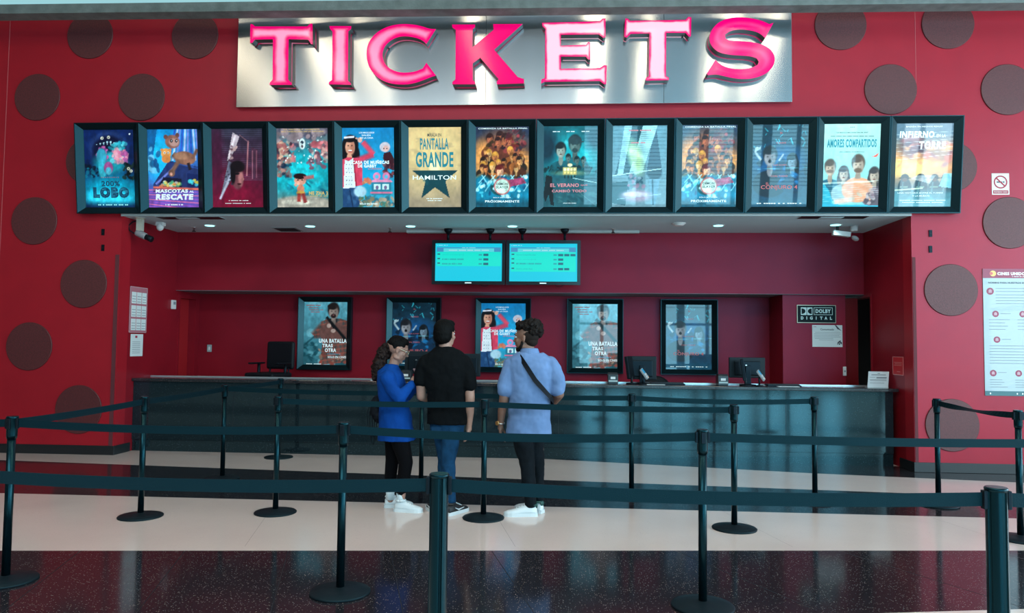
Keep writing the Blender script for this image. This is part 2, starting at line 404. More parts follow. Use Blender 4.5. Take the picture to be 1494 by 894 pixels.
for x, z, wh in wall_discs:
    g = G(); T = Matrix.Translation((x, 0, z)) @ Matrix.Rotation(PI / 2, 4, 'X')
    g.lathe([(0.305, 0.0), (0.305, 0.010), (0.300, 0.014)], 64, T)
    tag(g.build('wall_disc', MAROON), 'round maroon wall disc, ' + wh, 'wall disc', 'maroon discs on the red wall')

# ------------------------------------------------------------ steel TICKETS sign
t = thing('ticket_sign', 'long brushed steel sign panel carrying glowing pink TICKETS letters above the posters', 'sign', (-0.65, 0, 4.37))
OX, OZ = -0.65, 4.37
g = G(); g.box(-4.07 - OX, -0.075, 0, 2.765 - OX, 0, 1.16)
g.build('sign_panel', STEEL, t, bevel=0.004)
for x in (-0.925, 1.245): G().box(x - OX - 0.0025, -0.0768, 0.0, x - OX + 0.0025, -0.075, 1.16).build('panel_seam', mat('seam_dark', (0.03, 0.03, 0.03), 0.5), t)
LET = {
    'T': [(-3.860,5.376),(-3.835,5.376),(-3.798,5.346),(-3.138,5.335),(-3.102,5.371),(-3.073,5.370),(-3.064,5.108),(-3.084,5.113),(-3.122,5.169),(-3.370,5.178),(-3.362,4.671),(-3.314,4.622),(-3.314,4.603),(-3.594,4.606),(-3.594,4.630),(-3.559,4.674),(-3.568,5.181),(-3.800,5.180),(-3.829,5.139),(-3.858,5.140)],
    'I': [(-2.859,5.335),(-2.583,5.330),(-2.587,5.294),(-2.620,5.266),(-2.611,4.648),(-2.572,4.613),(-2.572,4.594),(-2.849,4.605),(-2.849,4.629),(-2.811,4.657),(-2.818,5.266),(-2.851,5.299)],
    'C': [(-1.530,5.276),(-1.646,5.091),(-1.690,5.135),(-1.774,5.172),(-1.894,5.193),(-1.989,5.188),(-2.084,5.148),(-2.155,5.082),(-2.189,4.998),(-2.185,4.926),(-2.150,4.841),(-2.089,4.788),(-2.005,4.750),(-1.909,4.735),(-1.790,4.745),(-1.684,4.787),(-1.642,4.858),(-1.521,4.696),(-1.575,4.683),(-1.670,4.643),(-1.811,4.597),(-1.954,4.587),(-2.122,4.613),(-2.255,4.686),(-2.353,4.808),(-2.392,4.953),(-2.378,5.097),(-2.301,5.217),(-2.171,5.304),(-2.016,5.345),(-1.848,5.344),(-1.705,5.315),(-1.609,5.278)],
    'K': [(-1.334,5.328),(-1.050,5.324),(-1.050,5.292),(-1.078,5.264),(-1.079,5.042),(-0.823,5.253),(-0.829,5.325),(-0.469,5.321),(-0.813,5.007),(-0.521,4.665),(-0.446,4.640),(-0.446,4.588),(-0.773,4.580),(-0.778,4.609),(-0.755,4.644),(-0.981,4.909),(-1.072,4.843),(-1.069,4.636),(-1.041,4.612),(-1.040,4.583),(-1.318,4.587),(-1.319,4.615),(-1.282,4.646),(-1.286,5.260),(-1.329,5.292)],
    'E': [(-0.235,5.331),(0.462,5.336),(0.497,5.373),(0.531,5.368),(0.532,5.143),(0.503,5.134),(0.452,5.177),(-0.005,5.180),(-0.004,5.044),(0.295,5.052),(0.325,5.087),(0.348,5.079),(0.354,4.871),(0.326,4.871),(0.296,4.907),(-0.003,4.912),(-0.002,4.760),(0.465,4.766),(0.518,4.798),(0.548,4.793),(0.542,4.569),(0.519,4.565),(0.466,4.606),(-0.198,4.604),(-0.240,4.583),(-0.235,4.633),(-0.194,4.649),(-0.194,5.254),(-0.229,5.290)],
    'U': [(0.767,5.368),(0.801,5.363),(0.820,5.337),(1.483,5.337),(1.518,5.374),(1.552,5.366),(1.547,5.136),(1.524,5.131),(1.483,5.179),(1.255,5.183),(1.251,4.655),(1.285,4.638),(1.285,4.607),(1.014,4.604),(1.014,4.634),(1.050,4.657),(1.056,5.179),(0.832,5.178),(0.786,5.131),(0.756,5.144)],
    'S': [(2.516,5.284),(2.416,5.099),(2.376,5.141),(2.320,5.177),(2.219,5.202),(2.106,5.211),(2.005,5.194),(1.948,5.148),(1.955,5.101),(2.004,5.077),(2.117,5.068),(2.252,5.057),(2.387,5.024),(2.487,4.958),(2.531,4.871),(2.520,4.778),(2.452,4.686),(2.340,4.629),(2.205,4.606),(2.070,4.614),(1.935,4.646),(1.845,4.671),(1.748,4.660),(1.732,4.679),(1.834,4.846),(1.863,4.817),(1.913,4.775),(2.003,4.738),(2.138,4.725),(2.262,4.742),(2.329,4.781),(2.341,4.815),(2.318,4.855),(2.251,4.882),(2.139,4.893),(2.004,4.902),(1.868,4.934),(1.789,5.010),(1.760,5.093),(1.779,5.198),(1.869,5.302),(1.983,5.347),(2.118,5.361),(2.276,5.342),(2.388,5.309),(2.467,5.268)],
}
SIDE = mat('letter_return', (0.09, 0.08, 0.08), 0.4, 0.6)
def glowmat(name, edge, mid, e_edge, e_mid, rmin, rmax):
    m = bpy.data.materials.new(name); m.use_nodes = True; nt = m.node_tree; b = nt.nodes['Principled BSDF']
    at = nt.nodes.new('ShaderNodeAttribute'); at.attribute_name = 'inset'
    no = nt.nodes.new('ShaderNodeTexNoise'); no.inputs['Scale'].default_value = 5.0; no.inputs['Detail'].default_value = 3
    tc = nt.nodes.new('ShaderNodeTexCoord'); nt.links.new(tc.outputs['Object'], no.inputs['Vector'])
    ad = nt.nodes.new('ShaderNodeMath'); ad.operation = 'MULTIPLY_ADD'; ad.inputs[1].default_value = 0.045; ad.inputs[2].default_value = -0.022
    nt.links.new(no.outputs['Fac'], ad.inputs[0])
    sm = nt.nodes.new('ShaderNodeMath'); sm.operation = 'ADD'; nt.links.new(at.outputs['Fac'], sm.inputs[0]); nt.links.new(ad.outputs[0], sm.inputs[1])
    mr = nt.nodes.new('ShaderNodeMapRange'); mr.interpolation_type = 'SMOOTHSTEP'; mr.inputs[1].default_value = rmin; mr.inputs[2].default_value = rmax
    nt.links.new(sm.outputs[0], mr.inputs[0])
    mx = nt.nodes.new('ShaderNodeMix'); mx.data_type = 'RGBA'; mx.inputs[6].default_value = (*edge, 1); mx.inputs[7].default_value = (*mid, 1)
    nt.links.new(mr.outputs[0], mx.inputs[0]); nt.links.new(mx.outputs[2], b.inputs['Emission Color'])
    r2 = nt.nodes.new('ShaderNodeMapRange'); r2.inputs[3].default_value = e_edge; r2.inputs[4].default_value = e_mid
    nt.links.new(mr.outputs[0], r2.inputs[0]); nt.links.new(r2.outputs[0], b.inputs['Emission Strength'])
    b.inputs['Base Color'].default_value = (0.55, 0.0, 0.10, 1); b.inputs['Roughness'].default_value = 0.12; b.inputs['Specular IOR Level'].default_value = 0.25
    MATS[name] = m; return m
HOT = (0.92, 0.0, 0.16)
GL = {'T': glowmat('glow_pink', HOT, (1.0, 0.42, 0.60), 0.50, 0.72, 0.018, 0.072),
      'E': glowmat('glow_white_pink', HOT, (1.0, 0.72, 0.80), 0.54, 0.78, 0.006, 0.035),
      'K': glowmat('glow_deep', (0.86, 0.0, 0.13), (0.88, 0.0, 0.15), 0.50, 0.54, 0.0, 0.1),
      'S': glowmat('glow_dim', (0.88, 0.0, 0.18), (1.0, 0.10, 0.32), 0.54, 0.66, 0.035, 0.10),
      'C': glowmat('glow_mid', HOT, (1.0, 0.34, 0.55), 0.54, 0.70, 0.018, 0.075)}
LM = dict(T='T', I='T', C='C', K='K', E='E', U='E', S='S')
def chaikin(pts, it=2):
    for _ in range(it):
        out = []; n = len(pts)
        for i in range(n):
            p0, p, p1 = Vector(pts[i - 1]), Vector(pts[i]), Vector(pts[(i + 1) % n])
            if (p - p0).angle(p1 - p, 0) < 0.65 and min((p - p0).length, (p1 - p).length) > 0.02:
                out += [tuple(p + (p0 - p) * 0.25), tuple(p + (p1 - p) * 0.25)]
            else: out.append(tuple(p))
        pts = out
    return pts
from mathutils.geometry import delaunay_2d_cdt
def letter(key, pts):
    if key in 'CS': pts = chaikin(pts)
    n = len(pts)
    xs = [p[0] for p in pts]; zs = [p[1] for p in pts]
    P = np.array(pts); Q = np.roll(P, -1, 0)
    gx, gz = np.meshgrid(np.arange(min(xs), max(xs), 0.016), np.arange(min(zs), max(zs), 0.016))
    pg = np.c_[gx.ravel(), gz.ravel()]
    def dist(pp):
        d = Q - P; L2 = (d ** 2).sum(1) + 1e-12
        r = pp[:, None] - P[None]; tt = np.clip((r * d).sum(2) / L2, 0, 1)
        return np.sqrt(((r - tt[..., None] * d) ** 2).sum(2)).min(1)
    cr = ((P[None, :, 1] > pg[:, 1:2]) != (Q[None, :, 1] > pg[:, 1:2])) & (pg[:, 0:1] < (Q[None, :, 0] - P[None, :, 0]) * (pg[:, 1:2] - P[None, :, 1]) / (Q[None, :, 1] - P[None, :, 1] + 1e-12) + P[None, :, 0])
    ins = cr.sum(1) % 2 == 1
    pg = pg[ins & (dist(pg) > 0.006)]
    vs2, _, fs2, _, _, _ = delaunay_2d_cdt([Vector(p) for p in pts] + [Vector(p) for p in pg], [(i, (i + 1) % n) for i in range(n)], [tuple(range(n))], 1, 1e-5)
    g = G(); g.use(GL[LM[key]])
    g.add([(v.x - OX, -0.200, v.y - OZ) for v in vs2], [tuple(f) for f in fs2])
    ds = dist(np.array([tuple(v) for v in vs2])); ds = np.where(ds < 1e-3, 0, ds)
    g.use(SIDE)
    a = [(x - OX, -0.196, z - OZ) for x, z in pts]; b_ = [(x - OX, -0.09, z - OZ) for x, z in pts]
    c_ = [(x - OX, -0.200, z - OZ) for x, z in pts]
    g.add(a + b_, [(i, (i + 1) % n, (i + 1) % n + n, i + n) for i in range(n)])
    g.use(GL['K']); g.add(c_ + a, [(i, (i + 1) % n, (i + 1) % n + n, i + n) for i in range(n)])
    o = g.build('letter', None, t)
    at = o.data.attributes.new('inset', 'FLOAT', 'POINT')
    vals = np.zeros(len(o.data.vertices)); vals[:len(ds)] = ds; at.data.foreach_set('value', vals)
    # short studs that hold the letter off the panel
    c = [(pts[i][0], pts[i][1]) for i in range(0, n, max(1, n // 5))]
    cx = sum(p[0] for p in pts) / n; cz = sum(p[1] for p in pts) / n
    for x, z in c[:4]:
        x += (cx - x) * 0.06; z += (cz - z) * 0.06
        G().cyl((x - OX, -0.075, z - OZ), (x - OX, -0.095, z - OZ), 0.012, n=8).build('stud', SIDE, o)
for kx, pts in LET.items(): letter(kx, pts)

# ------------------------------------------------------------ painted poster artwork (numpy canvas -> colour attribute on a fine grid)
CH, CW = 132, 88
YY, XX = np.mgrid[0:CH, 0:CW]; XX = XX / (CW - 1); YY = YY / (CH - 1)
ASP = CW / CH
def vnoise(seed, fx, fy=None, oct=3):
    fy = fy or fx; rs = np.random.RandomState(seed); out = np.zeros((CH, CW)); amp = 1; tot = 0
    for o in range(oct):
        nx, ny = int(fx * 2 ** o) + 2, int(fy * 2 ** o) + 2
        gr = rs.rand(ny + 1, nx + 1); x = XX * (nx - 1); y = YY * (ny - 1)
        i, j = x.astype(int), y.astype(int); a, b = x - i, y - j; a = a * a * (3 - 2 * a); b = b * b * (3 - 2 * b)
        out += amp * ((gr[j, i] * (1 - a) + gr[j, i + 1] * a) * (1 - b) + (gr[j + 1, i] * (1 - a) + gr[j + 1, i + 1] * a) * b)
        tot += amp; amp *= 0.55
    return out / tot
class Cv:
    def __init__(s, top, bot):
        s.c = np.array(bot)[None, None] * (1 - YY[..., None]) + np.array(top)[None, None] * YY[..., None]
    def put(s, m, col): m = np.clip(m, 0, 1)[..., None]; s.c = s.c * (1 - m) + np.array(col) * m; return s
    def ell(s, x, y, rx, ry, col, soft=0.12, ang=0, a=1.0):
        dx = XX - x; dy = (YY - y) / ASP; c, n = math.cos(ang), math.sin(ang)
        u = (dx * c + dy * n) / rx; v = (-dx * n + dy * c) / (ry / ASP)
        r = np.sqrt(u * u + v * v); return s.put(a * np.clip((1 - r) / soft + 0.5, 0, 1), col)
    def poly(s, pts, col, a=1.0):
        m = np.zeros((CH, CW), bool); n = len(pts)
        for i in range(n):
            x0, y0 = pts[i - 1]; x1, y1 = pts[i]
            if y0 == y1: continue
            m ^= ((y0 > YY) != (y1 > YY)) & (XX < (x1 - x0) * (YY - y0) / (y1 - y0) + x0)
        return s.put(m * a, col)
    def grain(s, seed, f, amt, fy=None): n = vnoise(seed, f, fy) - 0.5; s.c = np.clip(s.c * (1 + amt * 2 * n[..., None]), 0, 1); return s
    def blot(s, seed, f, thr, col, a=1.0, box=None, fy=None):
        m = np.clip((vnoise(seed, f, fy) - thr) * 14, 0, 1) * a
        if box: m = m * np.clip((XX - box[0]) * 14, 0, 1) * np.clip((box[2] - XX) * 14, 0, 1) * np.clip((YY - box[1]) * 14, 0, 1) * np.clip((box[3] - YY) * 14, 0, 1)
        return s.put(m, col)
    def bust(s, x, y, k, hair, skin, cloth, longh=False, cap=None):
        if longh: s.ell(x, y - 0.35 * k, 0.62 * k, 1.0 * k * ASP, hair)
        s.ell(x, y - 1.9 * k * ASP, 1.15 * k, 0.95 * k * ASP, cloth, 0.1); s.ell(x, y - 0.9 * k * ASP, 0.2 * k, 0.5 * k * ASP, [c * 0.8 for c in skin])
        s.ell(x, y + 0.14 * k * ASP, 0.50 * k, 0.66 * k * ASP, hair, 0.25); s.ell(x, y - 0.10 * k * ASP, 0.39 * k, 0.56 * k * ASP, skin, 0.25); s.ell(x + 0.24 * k, y - 0.10 * k * ASP, 0.16 * k, 0.5 * k * ASP, [c * 0.72 for c in skin], 0.9, a=0.7); s.ell(x - 0.1 * k, y + 0.34 * k * ASP, 0.36 * k, 0.20 * k * ASP, hair, 0.5)
        d = [c * 0.55 for c in skin]
        for sx in (-1, 1): s.ell(x + sx * 0.16 * k, y - 0.0 * k, 0.07 * k, 0.05 * k * ASP, d, 0.5)
        s.ell(x, y - 0.20 * k * ASP, 0.05 * k, 0.09 * k * ASP, [c * 0.75 for c in skin], 0.5); s.ell(x, y - 0.36 * k * ASP, 0.13 * k, 0.045 * k * ASP, [skin[0] * 0.6, skin[1] * 0.35, skin[2] * 0.35], 0.5)
        if cap: s.ell(x, y + 0.34 * k * ASP, 0.52 * k, 0.34 * k * ASP, cap); s.ell(x + 0.35 * k, y + 0.22 * k * ASP, 0.35 * k, 0.08 * k * ASP, cap)
        return s
    def out(s): c = np.clip(s.c, 0, 1); c = np.clip((c - 0.5) * 1.08 + 0.5, 0, 1); return np.where(c <= 0.04045, c / 12.92, ((c + 0.055) / 1.055) ** 2.4)


def scat(c, seed, n, box, r0, r1, cols, soft=0.3, ay=1.0):
    rs = random.Random(seed)
    for _ in range(n):
        c.ell(rs.uniform(box[0], box[2]), rs.uniform(box[1], box[3]), rs.uniform(r0, r1), rs.uniform(r0, r1) * ay * ASP, cols[rs.randrange(len(cols))], soft, rs.uniform(-1, 1), rs.uniform(0.6, 1))
    return c
def crowd(c, seed, n, box, k0, k1, skins, hairs, cloths):
    rs = random.Random(seed); P = sorted(((rs.uniform(box[1], box[3]), rs.uniform(box[0], box[2])) for _ in range(n)), reverse=True)
    for y, x in P: c.bust(x, y, rs.uniform(k0, k1), rs.choice(hairs), rs.choice(skins), rs.choice(cloths))
    return c
def line(c, x0, y0, x1, y1, w, col, a=1.0):
    dx, dy = x1 - x0, (y1 - y0) / ASP; L = math.hypot(dx, dy) or 1; u = ((XX - x0) * dx + (YY - y0) / ASP * dy) / L; v = np.abs((XX - x0) * dy - (YY - y0) / ASP * dx) / L
    return c.put(a * np.clip(1.5 - v / w, 0, 1) * (u > 0) * (u < L), col)
def art_wolf():
    c = Cv((0.05, 0.16, 0.38), (0.03, 0.10, 0.24)); c.ell(0.5, 0.20, 0.62, 0.24, (0.04, 0.62, 0.74), 0.9).ell(0.5, 0.13, 0.46, 0.11, (0.22, 0.85, 0.95), 0.8)
    c.ell(0.5, 0.76, 0.40, 0.22, (0.13, 0.22, 0.42), 0.15).ell(0.5, 0.70, 0.33, 0.22, (0.05, 0.08, 0.22), 0.2).ell(0.52, 0.58, 0.33, 0.14, (0.10, 0.55, 0.62), 0.5)
    for k in range(8): c.poly([(0.24 + 0.07 * k, 0.855 - 0.012 * abs(k - 3.5)), (0.28 + 0.07 * k, 0.855 - 0.012 * abs(k - 3.5)), (0.26 + 0.07 * k, 0.80)], (0.65, 0.80, 0.85))
    scat(c, 3, 40, (0.52, 0.60, 0.84, 0.84), 0.02, 0.06, [(0.25, 0.72, 0.78), (0.15, 0.60, 0.68), (0.45, 0.82, 0.85)]); scat(c, 5, 36, (0.58, 0.58, 0.86, 0.74), 0.02, 0.055, [(0.88, 0.50, 0.66), (0.92, 0.62, 0.68), (0.70, 0.35, 0.60)])
    scat(c, 6, 22, (0.26, 0.62, 0.46, 0.78), 0.02, 0.05, [(0.55, 0.25, 0.55), (0.80, 0.40, 0.65)]); c.ell(0.35, 0.66, 0.10, 0.10, (0.22, 0.62, 0.72), 0.2).ell(0.36, 0.50, 0.08, 0.12, (0.22, 0.66, 0.74), 0.2).ell(0.48, 0.51, 0.09, 0.08, (0.60, 0.30, 0.52), 0.2).ell(0.48, 0.47, 0.06, 0.05, (0.30, 0.66, 0.74), 0.2)
    scat(c, 9, 30, (0.0, 0.40, 0.28, 0.54), 0.01, 0.05, [(0.02, 0.10, 0.18), (0.06, 0.45, 0.55)]); scat(c, 11, 26, (0.78, 0.38, 1.0, 0.56), 0.02, 0.05, [(0.03, 0.08, 0.10), (0.12, 0.20, 0.18)])
    for x, y in ((0.88, 0.50), (0.93, 0.47), (0.37, 0.89), (0.50, 0.90)): c.ell(x, y, 0.03, 0.02, (0.85, 0.85, 0.78), 0.3).ell(x, y, 0.012, 0.008, (0.03, 0.05, 0.08), 0.4)
    c.ell(0.92, 0.94, 0.016, 0.01, (0.9, 0.95, 1)); c.put(np.clip((0.09 - YY) * 12, 0, 1) * 0.8, (0.05, 0.12, 0.28)); return c.grain(2, 16, 0.25)
def art_pets():
    c = Cv((0.06, 0.55, 0.82), (0.42, 0.30, 0.66)); c.ell(0.25, 0.62, 0.3, 0.3, (0.10, 0.70, 0.88), 0.9)
    for k in range(11): line(c, 0.56 + 0.05 * k, 1.0, 0.42 + 0.075 * k, 0.60, 0.018, [(0.20, 0.34, 0.72), (0.72, 0.80, 0.95), (0.50, 0.55, 0.86)][k % 3])
    c.poly([(0.0, 1), (0.20, 1), (0.10, 0.62), (0, 0.66)], (0.08, 0.38, 0.60)); scat(c, 4, 16, (0, 0.45, 0.22, 0.75), 0.03, 0.07, [(0.10, 0.30, 0.50), (0.45, 0.75, 0.88)])
    c.poly([(0.10, 0.30), (0.42, 0.60), (1, 0.52), (1, 0.22), (0.1, 0.20)], (0.16, 0.22, 0.42)); line(c, 0.15, 0.30, 0.60, 0.56, 0.02, (0.45, 0.50, 0.80)); line(c, 0.60, 0.56, 1.0, 0.50, 0.015, (0.20, 0.35, 0.65))
    line(c, 0.50, 0.68, 0.66, 0.60, 0.055, (0.42, 0.30, 0.26)); c.ell(0.74, 0.63, 0.21, 0.085, (0.56, 0.39, 0.32), 0.15, -0.15).ell(0.66, 0.655, 0.14, 0.045, (0.68, 0.50, 0.40), 0.4, -0.1); line(c, 0.88, 0.62, 0.99, 0.74, 0.03, (0.45, 0.32, 0.28)); line(c, 0.62, 0.60, 0.48, 0.46, 0.04, (0.50, 0.36, 0.30)); line(c, 0.80, 0.57, 0.84, 0.48, 0.028, (0.16, 0.12, 0.14)); c.ell(0.47, 0.44, 0.065, 0.045, (0.50, 0.36, 0.30), 0.2).ell(0.46, 0.43, 0.025, 0.02, (0.85, 0.62, 0.55), 0.4)
    c.ell(0.50, 0.84, 0.145, 0.085, (0.56, 0.38, 0.34), 0.15, -0.2).ell(0.53, 0.83, 0.10, 0.05, (0.70, 0.55, 0.52), 0.3, -0.2).ell(0.37, 0.90, 0.04, 0.03, (0.46, 0.30, 0.28), 0.2).ell(0.60, 0.92, 0.04, 0.03, (0.46, 0.30, 0.28), 0.2)
    for x in (0.48, 0.58): c.ell(x, 0.85, 0.028, 0.02, (0.10, 0.08, 0.10), 0.2).ell(x + 0.004, 0.853, 0.010, 0.007, (0.9, 0.9, 0.95), 0.4)
    c.ell(0.37, 0.69, 0.10, 0.065, (0.90, 0.62, 0.34), 0.15).ell(0.37, 0.62, 0.09, 0.05, (0.84, 0.54, 0.30), 0.15).ell(0.29, 0.735, 0.03, 0.02, (0.86, 0.56, 0.30), 0.2).ell(0.45, 0.735, 0.03, 0.02, (0.86, 0.56, 0.30), 0.2)
    for x in (0.34, 0.41): c.ell(x, 0.70, 0.020, 0.014, (0.95, 0.95, 0.95), 0.2).ell(x, 0.70, 0.009, 0.007, (0.05, 0.05, 0.08), 0.4)
    c.poly([(0.20, 0.26), (0.30, 0.39), (0.66, 0.37), (0.66, 0.25)], (0.10, 0.10, 0.20)); c.poly([(0.78, 0.26), (0.78, 0.44), (1, 0.42), (1, 0.26)], (0.10, 0.16, 0.36)); scat(c, 12, 30, (0.24, 0.27, 0.64, 0.33), 0.02, 0.04, [(0.90, 0.80, 0.40), (0.85, 0.50, 0.30), (0.30, 0.65, 0.50), (0.85, 0.85, 0.80)]); scat(c, 13, 10, (0.80, 0.28, 1.0, 0.36), 0.02, 0.04, [(0.30, 0.80, 0.85), (0.85, 0.75, 0.30)])
    for k in range(9): line(c, -0.1, 0.0 + 0.028 * k, 1.1, -0.14 + 0.048 * k, 0.010, [(0.90, 0.45, 0.62), (0.62, 0.32, 0.70)][k % 2], 0.85)
    line(c, 0.1, 0.26, 1.0, 0.235, 0.02, (0.85, 0.42, 0.36)); return c.grain(4, 14, 0.2)
def art_knife():
    c = Cv((0.17, 0.17, 0.24), (0.40, 0.06, 0.18)); c.ell(0.25, 0.12, 0.6, 0.35, (0.52, 0.06, 0.20), 0.9, a=0.7).ell(0.10, 0.6, 0.14, 0.5, (0.30, 0.10, 0.22), 0.9, a=0.7)
    for k in range(30): line(c, 0.2, 0.99 - k * 0.022, 1.0, 0.99 - k * 0.022, 0.0035, (0.36, 0.36, 0.44), 0.6)
    c.poly([(0.42, 0.95), (0.55, 0.90), (0.52, 0.84), (0.40, 0.66), (0.30, 0.58)], (0.70, 0.64, 0.68)); line(c, 0.47, 0.92, 0.33, 0.62, 0.02, (0.86, 0.80, 0.82)); scat(c, 5, 10, (0.38, 0.62, 0.48, 0.78), 0.02, 0.04, [(0.75, 0.62, 0.62), (0.40, 0.26, 0.32)])
    c.poly([(0.33, 0.59), (0.50, 0.53), (0.36, 0.34), (0.14, 0.09)], (0.42, 0.43, 0.50)); line(c, 0.46, 0.53, 0.15, 0.11, 0.022, (0.80, 0.80, 0.86), 0.8); scat(c, 6, 14, (0.26, 0.28, 0.42, 0.54), 0.01, 0.03, [(0.62, 0.62, 0.70), (0.22, 0.22, 0.28)])
    c.ell(0.50, 0.37, 0.115, 0.14, (0.46, 0.27, 0.30), 0.25).ell(0.56, 0.38, 0.05, 0.10, (0.68, 0.44, 0.44), 0.6).ell(0.60, 0.36, 0.03, 0.018, (0.66, 0.42, 0.42), 0.3).ell(0.53, 0.30, 0.04, 0.012, (0.25, 0.08, 0.12), 0.4).ell(0.49, 0.43, 0.05, 0.014, (0.08, 0.05, 0.08), 0.5)
    c.ell(0.50, 0.52, 0.15, 0.075, (0.10, 0.06, 0.09), 0.3).ell(0.41, 0.42, 0.05, 0.12, (0.07, 0.05, 0.08), 0.4)
    line(c, 0.72, 0.84, 0.68, 0.40, 0.012, (0.66, 0.44, 0.46)); c.poly([(0.78, 0.76), (0.90, 0.73), (0.84, 0.36), (0.78, 0.36)], (0.30, 0.18, 0.26)); line(c, 0.80, 0.72, 0.79, 0.36, 0.008, (0.62, 0.40, 0.46)); line(c, 0.88, 0.72, 0.87, 0.38, 0.008, (0.55, 0.34, 0.40)); line(c, 0.55, 0.92, 0.74, 0.82, 0.006, (0.5, 0.36, 0.40))
    return c.grain(6, 14, 0.22)
def art_sea():
    c = Cv((0.38, 0.38, 0.44), (0.50, 0.48, 0.44)); c.put(np.clip(1.4 - np.abs(YY - 0.46) * 2.9, 0, 1), (0.06, 0.60, 0.66)); c.ell(0.45, 0.42, 0.4, 0.2, (0.12, 0.74, 0.78), 0.9)
    scat(c, 21, 60, (0.0, 0.78, 1.0, 0.97), 0.04, 0.12, [(0.50, 0.44, 0.46), (0.62, 0.54, 0.56), (0.28, 0.28, 0.36), (0.40, 0.52, 0.56)], 0.5, 0.6)
    scat(c, 22, 46, (0.0, 0.60, 0.34, 0.82), 0.02, 0.07, [(0.80, 0.48, 0.50), (0.62, 0.36, 0.36), (0.82, 0.66, 0.56), (0.26, 0.16, 0.22)]); scat(c, 23, 44, (0.62, 0.58, 1.0, 0.82), 0.02, 0.07, [(0.84, 0.50, 0.52), (0.70, 0.36, 0.40), (0.40, 0.26, 0.32), (0.85, 0.70, 0.66)])
    scat(c, 24, 40, (0.0, 0.38, 0.26, 0.62), 0.02, 0.06, [(0.36, 0.22, 0.26), (0.70, 0.52, 0.48), (0.10, 0.20, 0.30), (0.50, 0.40, 0.40)]); scat(c, 25, 18, (0.6, 0.48, 0.95, 0.60), 0.02, 0.05, [(0.50, 0.34, 0.42), (0.30, 0.66, 0.70)]); c.ell(0.5, 0.80, 0.06, 0.07, (0.82, 0.88, 0.88), 0.2).ell(0.5, 0.82, 0.03, 0.02, (0.1, 0.2, 0.28), 0.3).ell(0.5, 0.77, 0.018, 0.02, (0.25, 0.15, 0.2), 0.3)
    scat(c, 26, 30, (0.1, 0.55, 0.9, 0.9), 0.006, 0.02, [(0.9, 0.95, 0.95)]); scat(c, 27, 26, (0.0, 0.15, 1.0, 0.40), 0.03, 0.10, [(0.08, 0.50, 0.58), (0.20, 0.66, 0.70), (0.05, 0.36, 0.46)], 0.7, 0.5)
    c.ell(0.5, 0.03, 0.62, 0.12, (0.66, 0.63, 0.58), 0.25).ell(0.4, 0.07, 0.3, 0.03, (0.80, 0.78, 0.72), 0.6)
    c.ell(0.45, 0.34, 0.115, 0.06, (0.84, 0.60, 0.52), 0.15).ell(0.45, 0.395, 0.125, 0.038, (0.14, 0.08, 0.10), 0.15)
    for x in (0.41, 0.49): c.ell(x, 0.345, 0.018, 0.008, (0.1, 0.05, 0.06), 0.3)
    line(c, 0.52, 0.37, 0.72, 0.39, 0.035, (0.66, 0.40, 0.40)); line(c, 0.38, 0.27, 0.34, 0.30, 0.02, (0.82, 0.56, 0.48)); c.ell(0.46, 0.235, 0.07, 0.055, (0.78, 0.50, 0.40), 0.2).ell(0.46, 0.185, 0.085, 0.03, (0.80, 0.62, 0.32), 0.2); line(c, 0.43, 0.18, 0.42, 0.07, 0.035, (0.62, 0.24, 0.22)); line(c, 0.50, 0.18, 0.55, 0.06, 0.035, (0.56, 0.22, 0.22)); return c.grain(8, 16, 0.25)
